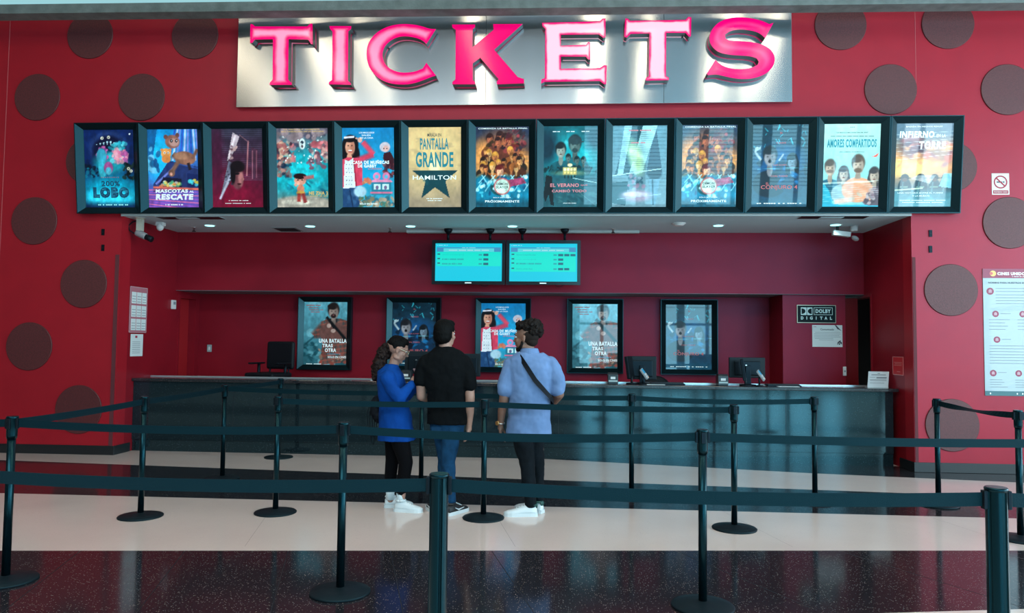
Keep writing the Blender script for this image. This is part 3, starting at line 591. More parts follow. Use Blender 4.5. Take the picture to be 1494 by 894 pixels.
def art_house():
    c = Cv((0.04, 0.50, 0.72), (0.24, 0.66, 0.76)); c.blot(31, 4, 0.62, (0.45, 0.76, 0.84), 0.5); c.ell(0.5, 0.5, 0.5, 0.2, (0.10, 0.62, 0.80), 0.9)
    c.ell(0.16, 0.79, 0.155, 0.12, (0.06, 0.05, 0.08), 0.15).ell(0.22, 0.66, 0.12, 0.14, (0.07, 0.05, 0.08), 0.2).ell(0.06, 0.70, 0.08, 0.14, (0.07, 0.05, 0.08), 0.2)
    line(c, 0.26, 0.58, 0.60, 0.665, 0.055, (0.80, 0.27, 0.38)); line(c, 0.60, 0.665, 0.40, 0.82, 0.048, (0.84, 0.30, 0.40)); c.ell(0.345, 0.845, 0.045, 0.032, (0.84, 0.64, 0.56), 0.2); line(c, 0.30, 0.86, 0.26, 0.87, 0.014, (0.84, 0.64, 0.56))
    c.ell(0.155, 0.755, 0.092, 0.095, (0.82, 0.60, 0.50), 0.15).ell(0.20, 0.75, 0.04, 0.08, (0.70, 0.46, 0.38), 0.8).ell(0.15, 0.845, 0.10, 0.03, (0.06, 0.05, 0.08), 0.3)
    for x in (0.12, 0.19): c.ell(x, 0.775, 0.017, 0.007, (0.15, 0.08, 0.08), 0.3)
    c.ell(0.155, 0.712, 0.038, 0.012, (0.92, 0.88, 0.86), 0.3).ell(0.155, 0.70, 0.04, 0.008, (0.66, 0.25, 0.28), 0.4); line(c, 0.04, 0.875, 0.24, 0.885, 0.018, (0.92, 0.90, 0.94))
    c.ell(0.14, 0.63, 0.05, 0.05, (0.80, 0.58, 0.48), 0.2); c.poly([(0, 0.60), (0.10, 0.63), (0.30, 0.62), (0.38, 0.56), (0.39, 0.28), (0, 0.25)], (0.82, 0.27, 0.38)); c.poly([(0.05, 0.60), (0.13, 0.58), (0.21, 0.62), (0.25, 0.24), (0.02, 0.22)], (0.84, 0.88, 0.90)); line(c, 0.22, 0.60, 0.27, 0.26, 0.010, (0.55, 0.12, 0.22))
    for q in range(6):
        for p in range(3): c.ell(0.075 + 0.05 * p + 0.01 * (q % 2), 0.29 + 0.05 * q, 0.008, 0.006, (0.1, 0.12, 0.16), 0.3)
    c.poly([(0.0, 0.24), (0.30, 0.25), (0.38, 0.0), (0.0, 0.0)], (0.14, 0.28, 0.44)); line(c, 0.14, 0.22, 0.20, 0.0, 0.008, (0.08, 0.16, 0.28)); c.blot(30, 8, 0.55, (0.30, 0.46, 0.60), 0.5, (0, 0, 0.34, 0.24))
    c.ell(0.82, 0.755, 0.10, 0.062, (0.78, 0.76, 0.80), 0.15).ell(0.84, 0.735, 0.06, 0.04, (0.86, 0.70, 0.68), 0.2).ell(0.86, 0.735, 0.012, 0.008, (0.15, 0.1, 0.15), 0.3).ell(0.80, 0.735, 0.012, 0.008, (0.15, 0.1, 0.15), 0.3); c.poly([(0.80, 0.68), (0.92, 0.70), (1.0, 0.60), (0.98, 0.46), (0.86, 0.50), (0.78, 0.62)], (0.24, 0.10, 0.15)); scat(c, 32, 30, (0.80, 0.38, 1.0, 0.54), 0.015, 0.045, [(0.30, 0.14, 0.20), (0.52, 0.28, 0.30), (0.16, 0.12, 0.18)])
    c.poly([(0.56, 0.16), (0.94, 0.16), (0.94, 0.32), (0.56, 0.32)], (0.16, 0.50, 0.60)); c.poly([(0.54, 0.32), (0.96, 0.32), (0.92, 0.345), (0.58, 0.345)], (0.86, 0.56, 0.70)); c.ell(0.66, 0.39, 0.07, 0.05, (0.86, 0.52, 0.68), 0.15).ell(0.84, 0.39, 0.07, 0.05, (0.84, 0.50, 0.66), 0.15).ell(0.66, 0.385, 0.035, 0.025, (0.35, 0.70, 0.82), 0.2).ell(0.84, 0.385, 0.035, 0.025, (0.35, 0.70, 0.82), 0.2)
    line(c, 0.53, 0.185, 0.96, 0.185, 0.016, (0.86, 0.46, 0.58)); line(c, 0.62, 0.17, 0.60, 0.05, 0.02, (0.20, 0.52, 0.60)); line(c, 0.88, 0.17, 0.90, 0.05, 0.02, (0.20, 0.52, 0.60))
    for x in (0.60, 0.76): c.poly([(x, 0.225), (x + 0.13, 0.225), (x + 0.13, 0.295), (x, 0.295)], (0.78, 0.90, 0.90)); c.ell(x + 0.065, 0.25, 0.03, 0.025, (0.45, 0.40, 0.55), 0.3)
    c.ell(0.34, 0.20, 0.12, 0.07, (0.66, 0.80, 0.86), 0.3); scat(c, 33, 60, (0.32, 0.0, 1.0, 0.13), 0.015, 0.05, [(0.30, 0.42, 0.32), (0.52, 0.46, 0.36), (0.20, 0.40, 0.46), (0.72, 0.62, 0.52)]); scat(c, 34, 14, (0.40, 0.30, 0.54, 0.36), 0.015, 0.04, [(0.90, 0.70, 0.40), (0.80, 0.45, 0.35)]); return c.grain(10, 16, 0.12)
def art_star():
    c = Cv((0.82, 0.70, 0.50), (0.62, 0.56, 0.47)); c.ell(0.5, 0.62, 0.6, 0.4, (0.92, 0.82, 0.56), 0.9, a=0.6).blot(35, 3, 0.6, (0.66, 0.58, 0.45), 0.35, None, 12).ell(0.5, 0.5, 0.10, 0.12, (0.96, 0.92, 0.72), 0.9)
    c.poly([(0.07, 0.46), (0.93, 0.46), (0.70, 0.325), (0.78, 0.115), (0.5, 0.25), (0.24, 0.115), (0.32, 0.325)], (0.09, 0.27, 0.30)); c.blot(36, 8, 0.6, (0.14, 0.36, 0.38), 0.4, (0.1, 0.12, 0.9, 0.46)); return c.grain(11, 12, 0.10)
def art_battle():
    c = Cv((0.16, 0.20, 0.30), (0.08, 0.30, 0.38)); c.ell(0.5, 0.62, 0.50, 0.30, (0.62, 0.36, 0.20), 0.7).ell(0.85, 0.56, 0.2, 0.12, (0.95, 0.66, 0.36), 0.9).ell(0.12, 0.60, 0.15, 0.2, (0.90, 0.62, 0.34), 0.9)
    for k in range(26): line(c, 0.2, 0.99 - k * 0.018, 1.0, 0.99 - k * 0.018, 0.003, (0.30, 0.30, 0.36), 0.4)
    crowd(c, 41, 12, (0.15, 0.70, 0.85, 0.90), 0.10, 0.16, [(0.70, 0.40, 0.28), (0.60, 0.30, 0.25)], [(0.18, 0.08, 0.08), (0.45, 0.14, 0.12), (0.25, 0.18, 0.10)], [(0.28, 0.12, 0.12), (0.40, 0.20, 0.14), (0.15, 0.10, 0.14)])
    scat(c, 43, 40, (0.55, 0.70, 0.95, 0.95), 0.01, 0.05, [(0.62, 0.24, 0.26), (0.30, 0.12, 0.16), (0.20, 0.16, 0.20)], 0.4)
    crowd(c, 44, 20, (0.12, 0.46, 0.88, 0.70), 0.09, 0.13, [(0.86, 0.60, 0.36), (0.78, 0.48, 0.28), (0.90, 0.70, 0.46)], [(0.16, 0.09, 0.06), (0.50, 0.30, 0.12), (0.80, 0.58, 0.24), (0.30, 0.14, 0.10)], [(0.30, 0.16, 0.08), (0.62, 0.36, 0.16), (0.18, 0.14, 0.10)])
    c.put(np.clip((0.40 - YY + 0.03 * np.sin(XX * 14)) * 16, 0, 1), (0.05, 0.48, 0.60)); c.bust(0.46, 0.45, 0.16, (0.36, 0.10, 0.10), (0.88, 0.66, 0.52), (0.08, 0.30, 0.32))
    for k in range(16): a = k * 0.7; line(c, 0.06 * k, 0.20 + 0.10 * (k % 3), 0.06 * k + 0.13, 0.26 + 0.07 * ((k + 1) % 3), 0.010, (0.62, 0.88, 0.92), 0.8)
    scat(c, 47, 40, (0, 0.12, 1, 0.38), 0.015, 0.05, [(0.30, 0.74, 0.82), (0.03, 0.28, 0.42), (0.75, 0.92, 0.95)], 0.6); c.poly([(0.62, 0.25), (0.95, 0.30), (0.88, 0.37), (0.62, 0.34)], (0.66, 0.20, 0.34), 0.85)
    c.ell(0.5, 0.26, 0.155, 0.105, (0.74, 0.42, 0.42), 0.1).ell(0.5, 0.26, 0.13, 0.088, (0.78, 0.90, 0.84), 0.1); return c.put(np.clip((0.12 - YY) * 14, 0, 1) * 0.75, (0.08, 0.28, 0.34)).grain(12, 18, 0.28)
def art_summer():
    c = Cv((0.05, 0.38, 0.42), (0.14, 0.36, 0.38)); c.ell(0.5, 0.62, 0.5, 0.25, (0.05, 0.66, 0.70), 0.9).blot(51, 4, 0.60, (0.35, 0.78, 0.80), 0.8, (0, 0.72, 1, 0.92)).ell(0.05, 0.75, 0.22, 0.22, (0.03, 0.18, 0.24), 0.9).ell(0.95, 0.85, 0.2, 0.12, (0.04, 0.26, 0.32), 0.9)
    sk = (0.36, 0.46, 0.45); c.bust(0.58, 0.77, 0.24, (0.08, 0.18, 0.20), sk, (0.06, 0.40, 0.44), cap=(0.16, 0.24, 0.26)); c.ell(0.58, 0.70, 0.05, 0.03, (0.16, 0.24, 0.25), 0.4); c.bust(0.32, 0.70, 0.20, (0.05, 0.11, 0.13), (0.62, 0.68, 0.64), (0.06, 0.34, 0.38))
    for x, y in ((0.46, 0.61), (0.62, 0.58), (0.74, 0.575)): c.bust(x, y, 0.10, (0.05, 0.14, 0.15), sk, (0.06, 0.34, 0.38))
    c.put(np.clip((0.42 - YY) * 14, 0, 1) * 0.85, (0.15, 0.34, 0.38)); scat(c, 53, 60, (0, 0.43, 1, 0.50), 0.01, 0.035, [(0.03, 0.16, 0.18), (0.06, 0.28, 0.30)], 0.4, 1.4); c.ell(0.5, 0.42, 0.30, 0.03, (0.60, 0.66, 0.50), 0.9, a=0.6)
    c.poly([(0.36, 0.40), (0.62, 0.40), (0.62, 0.49), (0.36, 0.49)], (0.70, 0.68, 0.44))
    for k in range(4): c.ell(0.40 + 0.06 * k, 0.465, 0.020, 0.016, (1.0, 0.97, 0.76), 0.4); c.ell(0.40 + 0.06 * k, 0.425, 0.018, 0.012, (1.0, 0.90, 0.55), 0.4); c.ell(0.40 + 0.06 * k, 0.375, 0.012, 0.022, (0.05, 0.14, 0.15), 0.3)
    c.ell(0.49, 0.52, 0.045, 0.02, (1, 0.96, 0.74), 0.4); c.poly([(0, 0.14), (0.05, 0.40), (0.16, 0.38), (0.2, 0.02), (0.14, 0.03), (0.1, 0.16), (0.04, 0.06)], (0.08, 0.11, 0.13)); line(c, 0.55, 0.36, 1.0, 0.30, 0.006, (0.66, 0.84, 0.84)); scat(c, 54, 24, (0.3, 0.05, 1, 0.2), 0.03, 0.08, [(0.10, 0.28, 0.32), (0.24, 0.44, 0.46)], 0.7, 0.4); line(c, 0.6, 0.22, 0.98, 0.02, 0.004, (0.5, 0.7, 0.7), 0.6)
    return c.grain(13, 14, 0.18)
def art_pale():
    c = Cv((0.30, 0.48, 0.54), (0.44, 0.56, 0.60))
    c.poly([(0.05, 0.4), (0.35, 0.4), (0.55, 1), (0.30, 1)], (0.12, 0.28, 0.32)); c.poly([(0.30, 0.38), (0.55, 0.42), (0.82, 1), (0.56, 1)], (0.60, 0.80, 0.82)); c.poly([(0.1, 0.4), (0.2, 0.4), (0.36, 1), (0.22, 1)], (0.55, 0.74, 0.80)); c.ell(0.42, 0.62, 0.12, 0.2, (0.72, 0.88, 0.66), 0.8, 0.3)
    for k in range(24): line(c, 0.1, 0.98 - k * 0.022, 0.8, 0.97 - k * 0.022, 0.003, (0.20, 0.36, 0.40), 0.6)
    c.poly([(0.62, 0.40), (0.92, 0.42), (0.80, 0.95), (0.70, 0.72)], (0.10, 0.22, 0.30)); c.ell(0.78, 0.42, 0.13, 0.09, (0.08, 0.18, 0.24), 0.3); c.poly([(0, 0.30), (0.3, 0.32), (0.25, 0.02), (0, 0.05)], (0.12, 0.30, 0.34)); c.poly([(0.68, 0.35), (0.88, 0.35), (0.80, 0.02), (0.72, 0.04)], (0.40, 0.56, 0.64)); line(c, 0.74, 0.34, 0.76, 0.03, 0.012, (0.14, 0.26, 0.32))
    scat(c, 55, 24, (0.25, 0.20, 0.6, 0.42), 0.02, 0.05, [(0.16, 0.32, 0.38), (0.55, 0.66, 0.72), (0.60, 0.50, 0.58)]); c.ell(0.45, 0.14, 0.28, 0.07, (0.66, 0.62, 0.70), 0.6).ell(0.42, 0.16, 0.2, 0.03, (0.82, 0.82, 0.88), 0.6); line(c, 0.0, 0.385, 0.9, 0.47, 0.006, (0.80, 0.96, 0.96)); line(c, 0.1, 0.10, 0.9, 0.16, 0.005, (0.7, 0.85, 0.88), 0.7)
    return c.grain(15, 12, 0.15, 18)
def art_dark(pale=0):
    c = Cv((0.05, 0.19, 0.25), (0.07, 0.22, 0.32)); c.ell(0.5, 0.52, 0.42, 0.2, (0.06, 0.32, 0.52), 0.9).blot(63, 5, 0.60, (0.02, 0.07, 0.11), 0.6)
    rs = random.Random(61)
    for _ in range(26): x, y = rs.uniform(0.02, 0.98), rs.uniform(0.68, 0.98); line(c, x, y, x + rs.uniform(-0.08, 0.08), y + rs.uniform(0.02, 0.06), rs.uniform(0.004, 0.014), (0.24, 0.74, 0.80), rs.uniform(0.4, 0.9))
    c.bust(0.32, 0.61, 0.26, (0.10, 0.11, 0.14), (0.56, 0.56, 0.58), (0.05, 0.09, 0.15)); c.ell(0.32, 0.555, 0.03, 0.022, (0.08, 0.07, 0.09), 0.3); c.bust(0.72, 0.55, 0.20, (0.04, 0.08, 0.11), (0.46, 0.54, 0.60), (0.06, 0.18, 0.28), True)
    for k in range(5): line(c, 0.05 + 0.022 * k, 0.66 + 0.01 * k, 0.06 + 0.020 * k, 0.72 + 0.006 * (k % 3), 0.010, (0.70, 0.78, 0.80))
    line(c, 0.06, 0.66, 0.16, 0.57, 0.022, (0.62, 0.68, 0.70)); line(c, 0.48, 0.56, 0.56, 0.64, 0.016, (0.60, 0.66, 0.70))
    scat(c, 65, 20, (0.45, 0.26, 0.95, 0.42), 0.03, 0.09, [(0.10, 0.42, 0.62), (0.04, 0.22, 0.34)], 0.7, 0.5); c.put(np.clip((0.14 - YY) * 12, 0, 1) * 0.8, (0.10, 0.30, 0.38)); line(c, 0.1, 0.46, 1.0, 0.48, 0.004, (0.45, 0.80, 0.84), 0.7)
    return c.grain(16, 12, 0.18, 22)
def art_four():
    c = Cv((0.68, 0.88, 0.82), (0.48, 0.76, 0.78)); sk = (0.76, 0.68, 0.60)
    c.bust(0.13, 0.47, 0.21, (0.36, 0.33, 0.30), sk, (0.10, 0.34, 0.42)); c.ell(0.13, 0.43, 0.07, 0.02, (0.50, 0.44, 0.40), 0.4); c.bust(0.91, 0.38, 0.20, (0.20, 0.15, 0.15), sk, (0.36, 0.30, 0.34), True); c.bust(0.37, 0.40, 0.19, (0.28, 0.20, 0.18), sk, (0.52, 0.62, 0.62), True)
    c.bust(0.62, 0.51, 0.24, (0.32, 0.25, 0.20), sk, (0.86, 0.60, 0.46)); c.ell(0.62, 0.44, 0.07, 0.03, (0.42, 0.33, 0.26), 0.4); c.poly([(0.48, 0.34), (0.78, 0.34), (0.86, 0.08), (0.44, 0.06)], (0.86, 0.60, 0.46)); line(c, 0.80, 0.26, 0.52, 0.11, 0.05, (0.84, 0.58, 0.44)); line(c, 0.22, 0.06, 0.58, 0.10, 0.045, (0.82, 0.66, 0.56)); c.ell(0.52, 0.10, 0.05, 0.02, sk, 0.3, 0.2).ell(0.66, 0.15, 0.06, 0.02, sk, 0.3, -0.6)
    c.poly([(0, 0), (0.22, 0), (0.12, 0.2), (0, 0.3)], (0.16, 0.62, 0.70)); scat(c, 75, 20, (0.78, 0.04, 1, 0.26), 0.02, 0.05, [(0.50, 0.40, 0.44), (0.70, 0.62, 0.62), (0.30, 0.24, 0.28)]); c.poly([(0, 0.0), (1, 0.0), (1, 0.02), (0, 0.035)], (0.16, 0.66, 0.76)); c.poly([(0.86, 0.60), (0.98, 0.65), (0.95, 0.605), (0.88, 0.595), (0.87, 0.62)], (0.88, 0.36, 0.28))
    for k in range(10): line(c, 0.0, 0.30 - k * 0.026, 1.0, 0.32 - k * 0.024, 0.003, (0.85, 0.98, 0.96), 0.4)
    line(c, 0.0, 0.285, 0.9, 0.31, 0.008, (0.92, 1.0, 0.92), 0.8); return c.grain(17, 12, 0.10)
def art_fire():
    c = Cv((0.34, 0.44, 0.50), (0.36, 0.50, 0.54)); c.put(np.clip(1.2 - np.abs(YY - 0.52) * 3.6, 0, 1), (0.88, 0.60, 0.38)).ell(0.2, 0.47, 0.4, 0.1, (0.98, 0.86, 0.50), 0.9).ell(0.30, 0.72, 0.20, 0.14, (0.36, 0.24, 0.28), 0.9, a=0.85).ell(0.9, 0.66, 0.3, 0.16, (0.56, 0.46, 0.46), 0.9, a=0.6)
    scat(c, 71, 30, (0.1, 0.50, 1, 0.85), 0.04, 0.12, [(0.80, 0.46, 0.40), (0.92, 0.66, 0.46), (0.60, 0.42, 0.44)], 0.9, 0.6); scat(c, 72, 14, (0.2, 0.66, 0.45, 0.86), 0.03, 0.07, [(0.30, 0.24, 0.30), (0.46, 0.32, 0.36)], 0.8)
    for x, k in ((0.18, 1.0), (0.46, 1.05), (0.70, 0.9), (0.90, 1.05)): c.ell(x, 0.22, 0.12 * k, 0.13 * k, (0.14, 0.26, 0.30), 0.15); c.ell(x, 0.355, 0.07 * k, 0.042 * k, (0.10, 0.17, 0.20), 0.2); c.ell(x, 0.345, 0.10 * k, 0.012, (0.08, 0.14, 0.16), 0.3); c.ell(x, 0.325, 0.045 * k, 0.022, (0.34, 0.28, 0.26), 0.3); line(c, x - 0.08, 0.24, x + 0.06, 0.24, 0.008, (0.50, 0.62, 0.55)); line(c, x - 0.03, 0.30, x - 0.05, 0.16, 0.012, (0.30, 0.44, 0.46))
    c.poly([(0.78, 0.25), (0.86, 0.40), (1, 0.40), (1, 0.22)], (0.55, 0.84, 0.90), 0.8); c.poly([(0.28, 0.34), (0.40, 0.38), (0.72, 0.38), (0.62, 0.28)], (0.80, 0.84, 0.84), 0.55); c.put(np.clip((0.24 - YY) * 10, 0, 1) * 0.8, (0.30, 0.56, 0.60))
    for k in range(7): line(c, 0.0, 0.86 - k * 0.05, 1.0, 0.90 - k * 0.045, 0.004, (0.92, 0.96, 0.94), 0.5)
    line(c, 0.0, 0.20, 0.5, 0.225, 0.010, (0.90, 0.95, 0.80), 0.8); return c.grain(18, 10, 0.12, 24)
def art_plaid():
    c = Cv((0.38, 0.66, 0.72), (0.18, 0.36, 0.40)); c.blot(81, 5, 0.6, (0.55, 0.78, 0.82), 0.5); scat(c, 82, 30, (0, 0.10, 0.40, 0.34), 0.03, 0.09, [(0.10, 0.28, 0.32), (0.24, 0.44, 0.48), (0.40, 0.62, 0.66)], 0.6, 0.5); line(c, 0.0, 0.30, 0.34, 0.50, 0.02, (0.14, 0.32, 0.36))
    c.poly([(0.40, 0.68), (0.56, 0.74), (0.82, 0.74), (1, 0.70), (1, 0.05), (0.38, 0.0), (0.44, 0.35)], (0.42, 0.29, 0.27)); line(c, 0.50, 0.66, 0.24, 0.46, 0.085, (0.42, 0.29, 0.27)); line(c, 0.24, 0.46, 0.52, 0.48, 0.06, (0.38, 0.26, 0.25)); c.poly([(0.60, 0.74), (0.78, 0.74), (0.74, 0.40), (0.66, 0.38)], (0.16, 0.18, 0.20))
    body = (np.abs(c.c - np.array((0.42, 0.29, 0.27))).sum(2) < 0.12) | (np.abs(c.c - np.array((0.38, 0.26, 0.25))).sum(2) < 0.05)
    c.put(body * ((np.sin(XX * 58 + YY * 8) > 0.35)) * 0.5, (0.16, 0.30, 0.30)); c.put(body * ((np.sin(YY * 88 - XX * 10) > 0.45)) * 0.5, (0.66, 0.34, 0.28))
    c.bust(0.68, 0.85, 0.27, (0.15, 0.12, 0.12), (0.64, 0.56, 0.52), (0.42, 0.29, 0.27)); c.ell(0.68, 0.775, 0.06, 0.035, (0.17, 0.12, 0.12), 0.3).ell(0.68, 0.79, 0.02, 0.010, (0.5, 0.3, 0.3), 0.4).ell(0.60, 0.93, 0.06, 0.03, (0.15, 0.12, 0.12), 0.3)
    line(c, 0.52, 0.76, 0.98, 0.40, 0.030, (0.06, 0.08, 0.10)); line(c, 0.62, 0.66, 0.70, 0.58, 0.02, (0.06, 0.08, 0.10)); c.ell(0.58, 0.62, 0.05, 0.035, (0.70, 0.60, 0.56), 0.3).ell(0.68, 0.54, 0.055, 0.03, (0.70, 0.60, 0.56), 0.3); scat(c, 85, 20, (0.3, 0.0, 1, 0.25), 0.02, 0.06, [(0.55, 0.28, 0.24), (0.20, 0.28, 0.28), (0.62, 0.50, 0.42)], 0.5); return c.grain(19, 14, 0.2)
ARTC = {}
def art(fn):
    if fn.__name__ not in ARTC: ARTC[fn.__name__] = fn().out()
    return ARTC[fn.__name__]

def printmat(nm, col, e=0.0): return mat('ink_' + nm, col, 0.35, emit=col if e else None, es=e)
W_ = printmat('white', (0.80, 0.92, 0.92), 0.30); CY = printmat('cyan', (0.35, 0.85, 0.90), 0.30); NAVY = printmat('navy', (0.015, 0.10, 0.20)); PINKI = printmat('pink', (0.72, 0.25, 0.28), 0.15)
GOLDI = printmat('gold', (0.75, 0.50, 0.14), 0.2); TEALI = printmat('teal', (0.01, 0.30, 0.38)); DARKI = printmat('dark', (0.02, 0.06, 0.07)); PALE = printmat('pale', (0.72, 0.80, 0.70), 0.3); REDI = printmat('red', (0.60, 0.12, 0.12), 0.15); BLUEI = printmat('blue', (0.05, 0.40, 0.60), 0.2)
def PM(e): return mat('poster_sheet_%d' % int(e * 100), (0.5, 0.5, 0.5), 0.30, emit=(1, 1, 1), es=e * 0.95, vcol='art', coat=1.0, coat_rough=0.02, spec=0.3)

POST = dict(   # name: (art, [(text, ink, x0, y0, x1, y1, bold, shear)])
wolf=(art_wolf, [('200%', NAVY, .33, .275, .70, .345, .03, 0), ('LOBO', NAVY, .16, .125, .88, .265, .10, 0), ('LOBO', BLUEI, .18, .138, .86, .252, .03, 0), ('- - - - - - - - -', REDI, .33, .385, .68, .395, 0, 0), ('-- - ---- -- --- --', CY, .25, .03, .85, .045, .02, 0)]),
pets=(art_pets, [('MASCOTAS', W_, .14, .19, .78, .235, .05, .3), ('AL', W_, .81, .192, .90, .218, .04, .3), ('RESCATE', W_, .14, .10, .88, .175, .06, .3), ('- -- ------ - --', W_, .33, .03, .68, .045, .02, 0)]),
knife=(art_knife, [('- ------ -- -----', W_, .32, .085, .70, .093, 0, 0), ('----- -------- - ----', W_, .25, .05, .75, .058, 0, 0)]),
sea=(art_sea, [('LA PELÍCULA ANIMADA', GOLDI, .15, .975, .85, .992, .02, 0), ('MÁS TAQUILLERA DE LA HISTORIA', GOLDI, .10, .945, .92, .965, .02, 0), ('NE ZHA 2', GOLDI, .62, .16, .99, .205, .04, 0), ('------ -- ---', GOLDI, .64, .14, .98, .15, .02, 0)]),
house=(art_house, [('LOS MAULLIDOS', W_, .33, .925, .62, .945, .02, 0), ('SALEN', W_, .38, .893, .55, .913, .02, 0), ('DE LA CASA', W_, .35, .86, .60, .88, .02, 0), ('LA CASA DE MUÑECAS', W_, .08, .545, .90, .595, .04, 0), ('DE GABBY', W_, .30, .50, .66, .54, .04, 0), ('LA PELÍCULA', PINKI, .50, .475, .76, .50, .03, .1), ('SÓLO EN CINES', W_, .33, .035, .67, .062, .03, 0)]),
star=(art_star, [('MÍRALA EN', DARKI, .36, .88, .62, .93, .01, 0), ('PANTALLA', TEALI, .22, .72, .76, .86, .02, 0), ('GRANDE', TEALI, .14, .50, .85, .69, .03, 0), ('HAMILTON', W_, .08, .345, .90, .40, .01, 0), ('--- -- ----------', W_, .34, .105, .64, .115, 0, 0), ('------ -- ----', W_, .36, .08, .62, .09, 0, 0)]),
battle=(art_battle, [('COMIENZA LA BATALLA FINAL', W_, .05, .966, .97, .983, .02, 0), ('DEMON', DARKI, .39, .275, .60, .305, .02, 0), ('SLAYER', DARKI, .38, .235, .62, .265, .02, 0), ('SÓLO EN CINES', W_, .33, .115, .66, .13, .02, 0), ('PRÓXIMAMENTE', W_, .18, .06, .82, .095, .02, 0)]),
summer=(art_summer, [('---- ---', W_, .17, .925, .30, .935, .02, 0), ('---- ----', W_, .42, .925, .57, .935, .02, 0), ('---- ----', W_, .70, .925, .84, .935, .02, 0), ('EL VERANO', PINKI, .13, .25, .66, .295, .03, 0), ('QUE', PINKI, .69, .262, .82, .282, .02, 0), ('CAMBIÓ TODO', PINKI, .16, .185, .80, .225, .03, 0), ('SÓLO EN CINES', W_, .37, .045, .61, .058, .03, 0)]),
pale=(art_pale, [('------ -------', PINKI, .30, .93, .70, .945, .03, 0), ('----- ---', PINKI, .34, .78, .60, .795, .02, 0)]),
dark=(art_dark, [('EL', REDI, .49, .885, .54, .905, .01, 0), ('CASO', REDI, .43, .765, .60, .785, .01, 0), ('QUE ACABÓ', REDI, .38, .50, .62, .52, .01, 0), ('CON TODO', REDI, .34, .365, .64, .385, .01, 0), ('EL', REDI, .26, .27, .31, .30, .01, 0), ('CONJURO 4', REDI, .17, .205, .82, .265, .01, 0), ('-- ----- - - ---- -', W_, .10, .04, .90, .05, .02, 0)]),
four=(art_four, [('---', DARKI, .46, .955, .54, .962, 0, 0), ('"LA PELÍCULA MÁS DIVERTIDA DEL AÑO"', DARKI, .22, .885, .78, .902, .02, 0), ('----- ------ ---- ----- ------ ----- --- ------', DARKI, .12, .845, .88, .853, .02, 0), ('AMORES COMPARTIDOS', TEALI, .06, .715, .93, .815, .04, 0), ('UNA COMEDIA NO ROMÁNTICA', DARKI, .28, .655, .72, .668, .02, 0)]),
fire=(art_fire, [('BASADA EN HECHOS REALES', W_, .17, .95, .80, .965, .02, 0), ('INFIERNO', W_, .06, .825, .66, .905, .05, .2), ('EN LA', W_, .70, .83, .86, .868, .03, .2), ('TORRE', W_, .40, .69, .86, .785, .05, .2), ('UNA HISTORIA ENTRE EL FUEGO', W_, .06, .16, .85, .175, .01, 0), ('Y LA MUERTE', W_, .32, .125, .62, .14, .01, 0), ('--------- --------- --------- --------', W_, .10, .075, .90, .083, 0, 0), ('-------- --------- -------', W_, .15, .05, .85, .058, 0, 0)]),
plaid=(art_plaid, [('-------- -----', REDI, .05, .935, .38, .95, .02, 0), ('----- -----', REDI, .10, .90, .32, .912, .02, 0), ('------ --', REDI, .12, .865, .44, .877, .02, 0), ('---- -----', REDI, .16, .83, .36, .842, .02, 0), ('UNA BATALLA', W_, .36, .35, .995, .415, .04, 0), ('TRAS', W_, .44, .28, .68, .335, .04, 0), ('OTRA', W_, .50, .205, .76, .265, .04, 0), ('- ---------- --', BLUEI, .56, .17, .86, .18, .03, 0), ('SOLO EN CINES', W_, .57, .11, .99, .145, .02, 0), ('---- -----', W_, .08, .01, .42, .022, .03, 0)]),
)
def poster_case(key, loc, tilt, wd, ht, label, group, es=0.30, mem=0.088):
    t = thing('movie_poster_case', label, 'poster case', loc, group); t.rotation_euler = (tilt, 0, 0)
    hw = wd / 2; g = G(); a, b = mem, mem * 0.92; dp = 0.085; inn = 0.030; lip = 0.010
    O = [(-hw, 0), (hw, 0), (hw, ht), (-hw, ht)]; O2 = [(-hw + lip, lip), (hw - lip, lip), (hw - lip, ht - lip), (-hw + lip, ht - lip)]; I = [(-hw + a, b), (hw - a, b), (hw - a, ht - b), (-hw + a, ht - b)]
    vs = [(x, 0, z) for x, z in O] + [(x, -dp, z) for x, z in O] + [(x, -dp, z) for x, z in O2] + [(x, -inn, z) for x, z in I] + [(x, 0, z) for x, z in I]
    fs = []
    for r in range(4):
        for k in range(4): k2 = (k + 1) % 4; fs.append((r * 4 + k, r * 4 + k2, (r + 1) * 4 + k2, (r + 1) * 4 + k))
    for k in range(4): k2 = (k + 1) % 4; fs.append((16 + k, 16 + k2, k2, k))
    g.add(vs, fs); g.build('frame', FRAMEM, t)
    x0, x1, z0, z1 = -hw + a - 0.004, hw - a + 0.004, b - 0.004, ht - b + 0.004
    fn, texts = POST[key]; C = art(fn); yp = -inn + 0.004
    g = G(); vs = [(x0 + (x1 - x0) * i / (CW - 1), yp, z0 + (z1 - z0) * j / (CH - 1)) for j in range(CH) for i in range(CW)]
    fs = [(j * CW + i, j * CW + i + 1, (j + 1) * CW + i + 1, (j + 1) * CW + i) for j in range(CH - 1) for i in range(CW - 1)]
    g.add(vs, fs); s = g.build('poster', PM(es), t)
    ca = s.data.color_attributes.new('art', 'FLOAT_COLOR', 'POINT')
    arr = np.ones((CH * CW, 4), np.float32); arr[:, :3] = C.reshape(-1, 3); ca.data.foreach_set('color', arr.ravel())
    P = lambda u, v, d=0.0: (x0 + (x1 - x0) * u, yp - d, z0 + (z1 - z0) * v)
    for tx, ink, u0, v0, u1, v1, bd, sh in texts: G().use(ink).text(tx, P, u0, v0, u1, v1, 0.0004, bd, sh * 0.5).build('lettering', None, s)
    return t
TOPW = 10.76 / 13
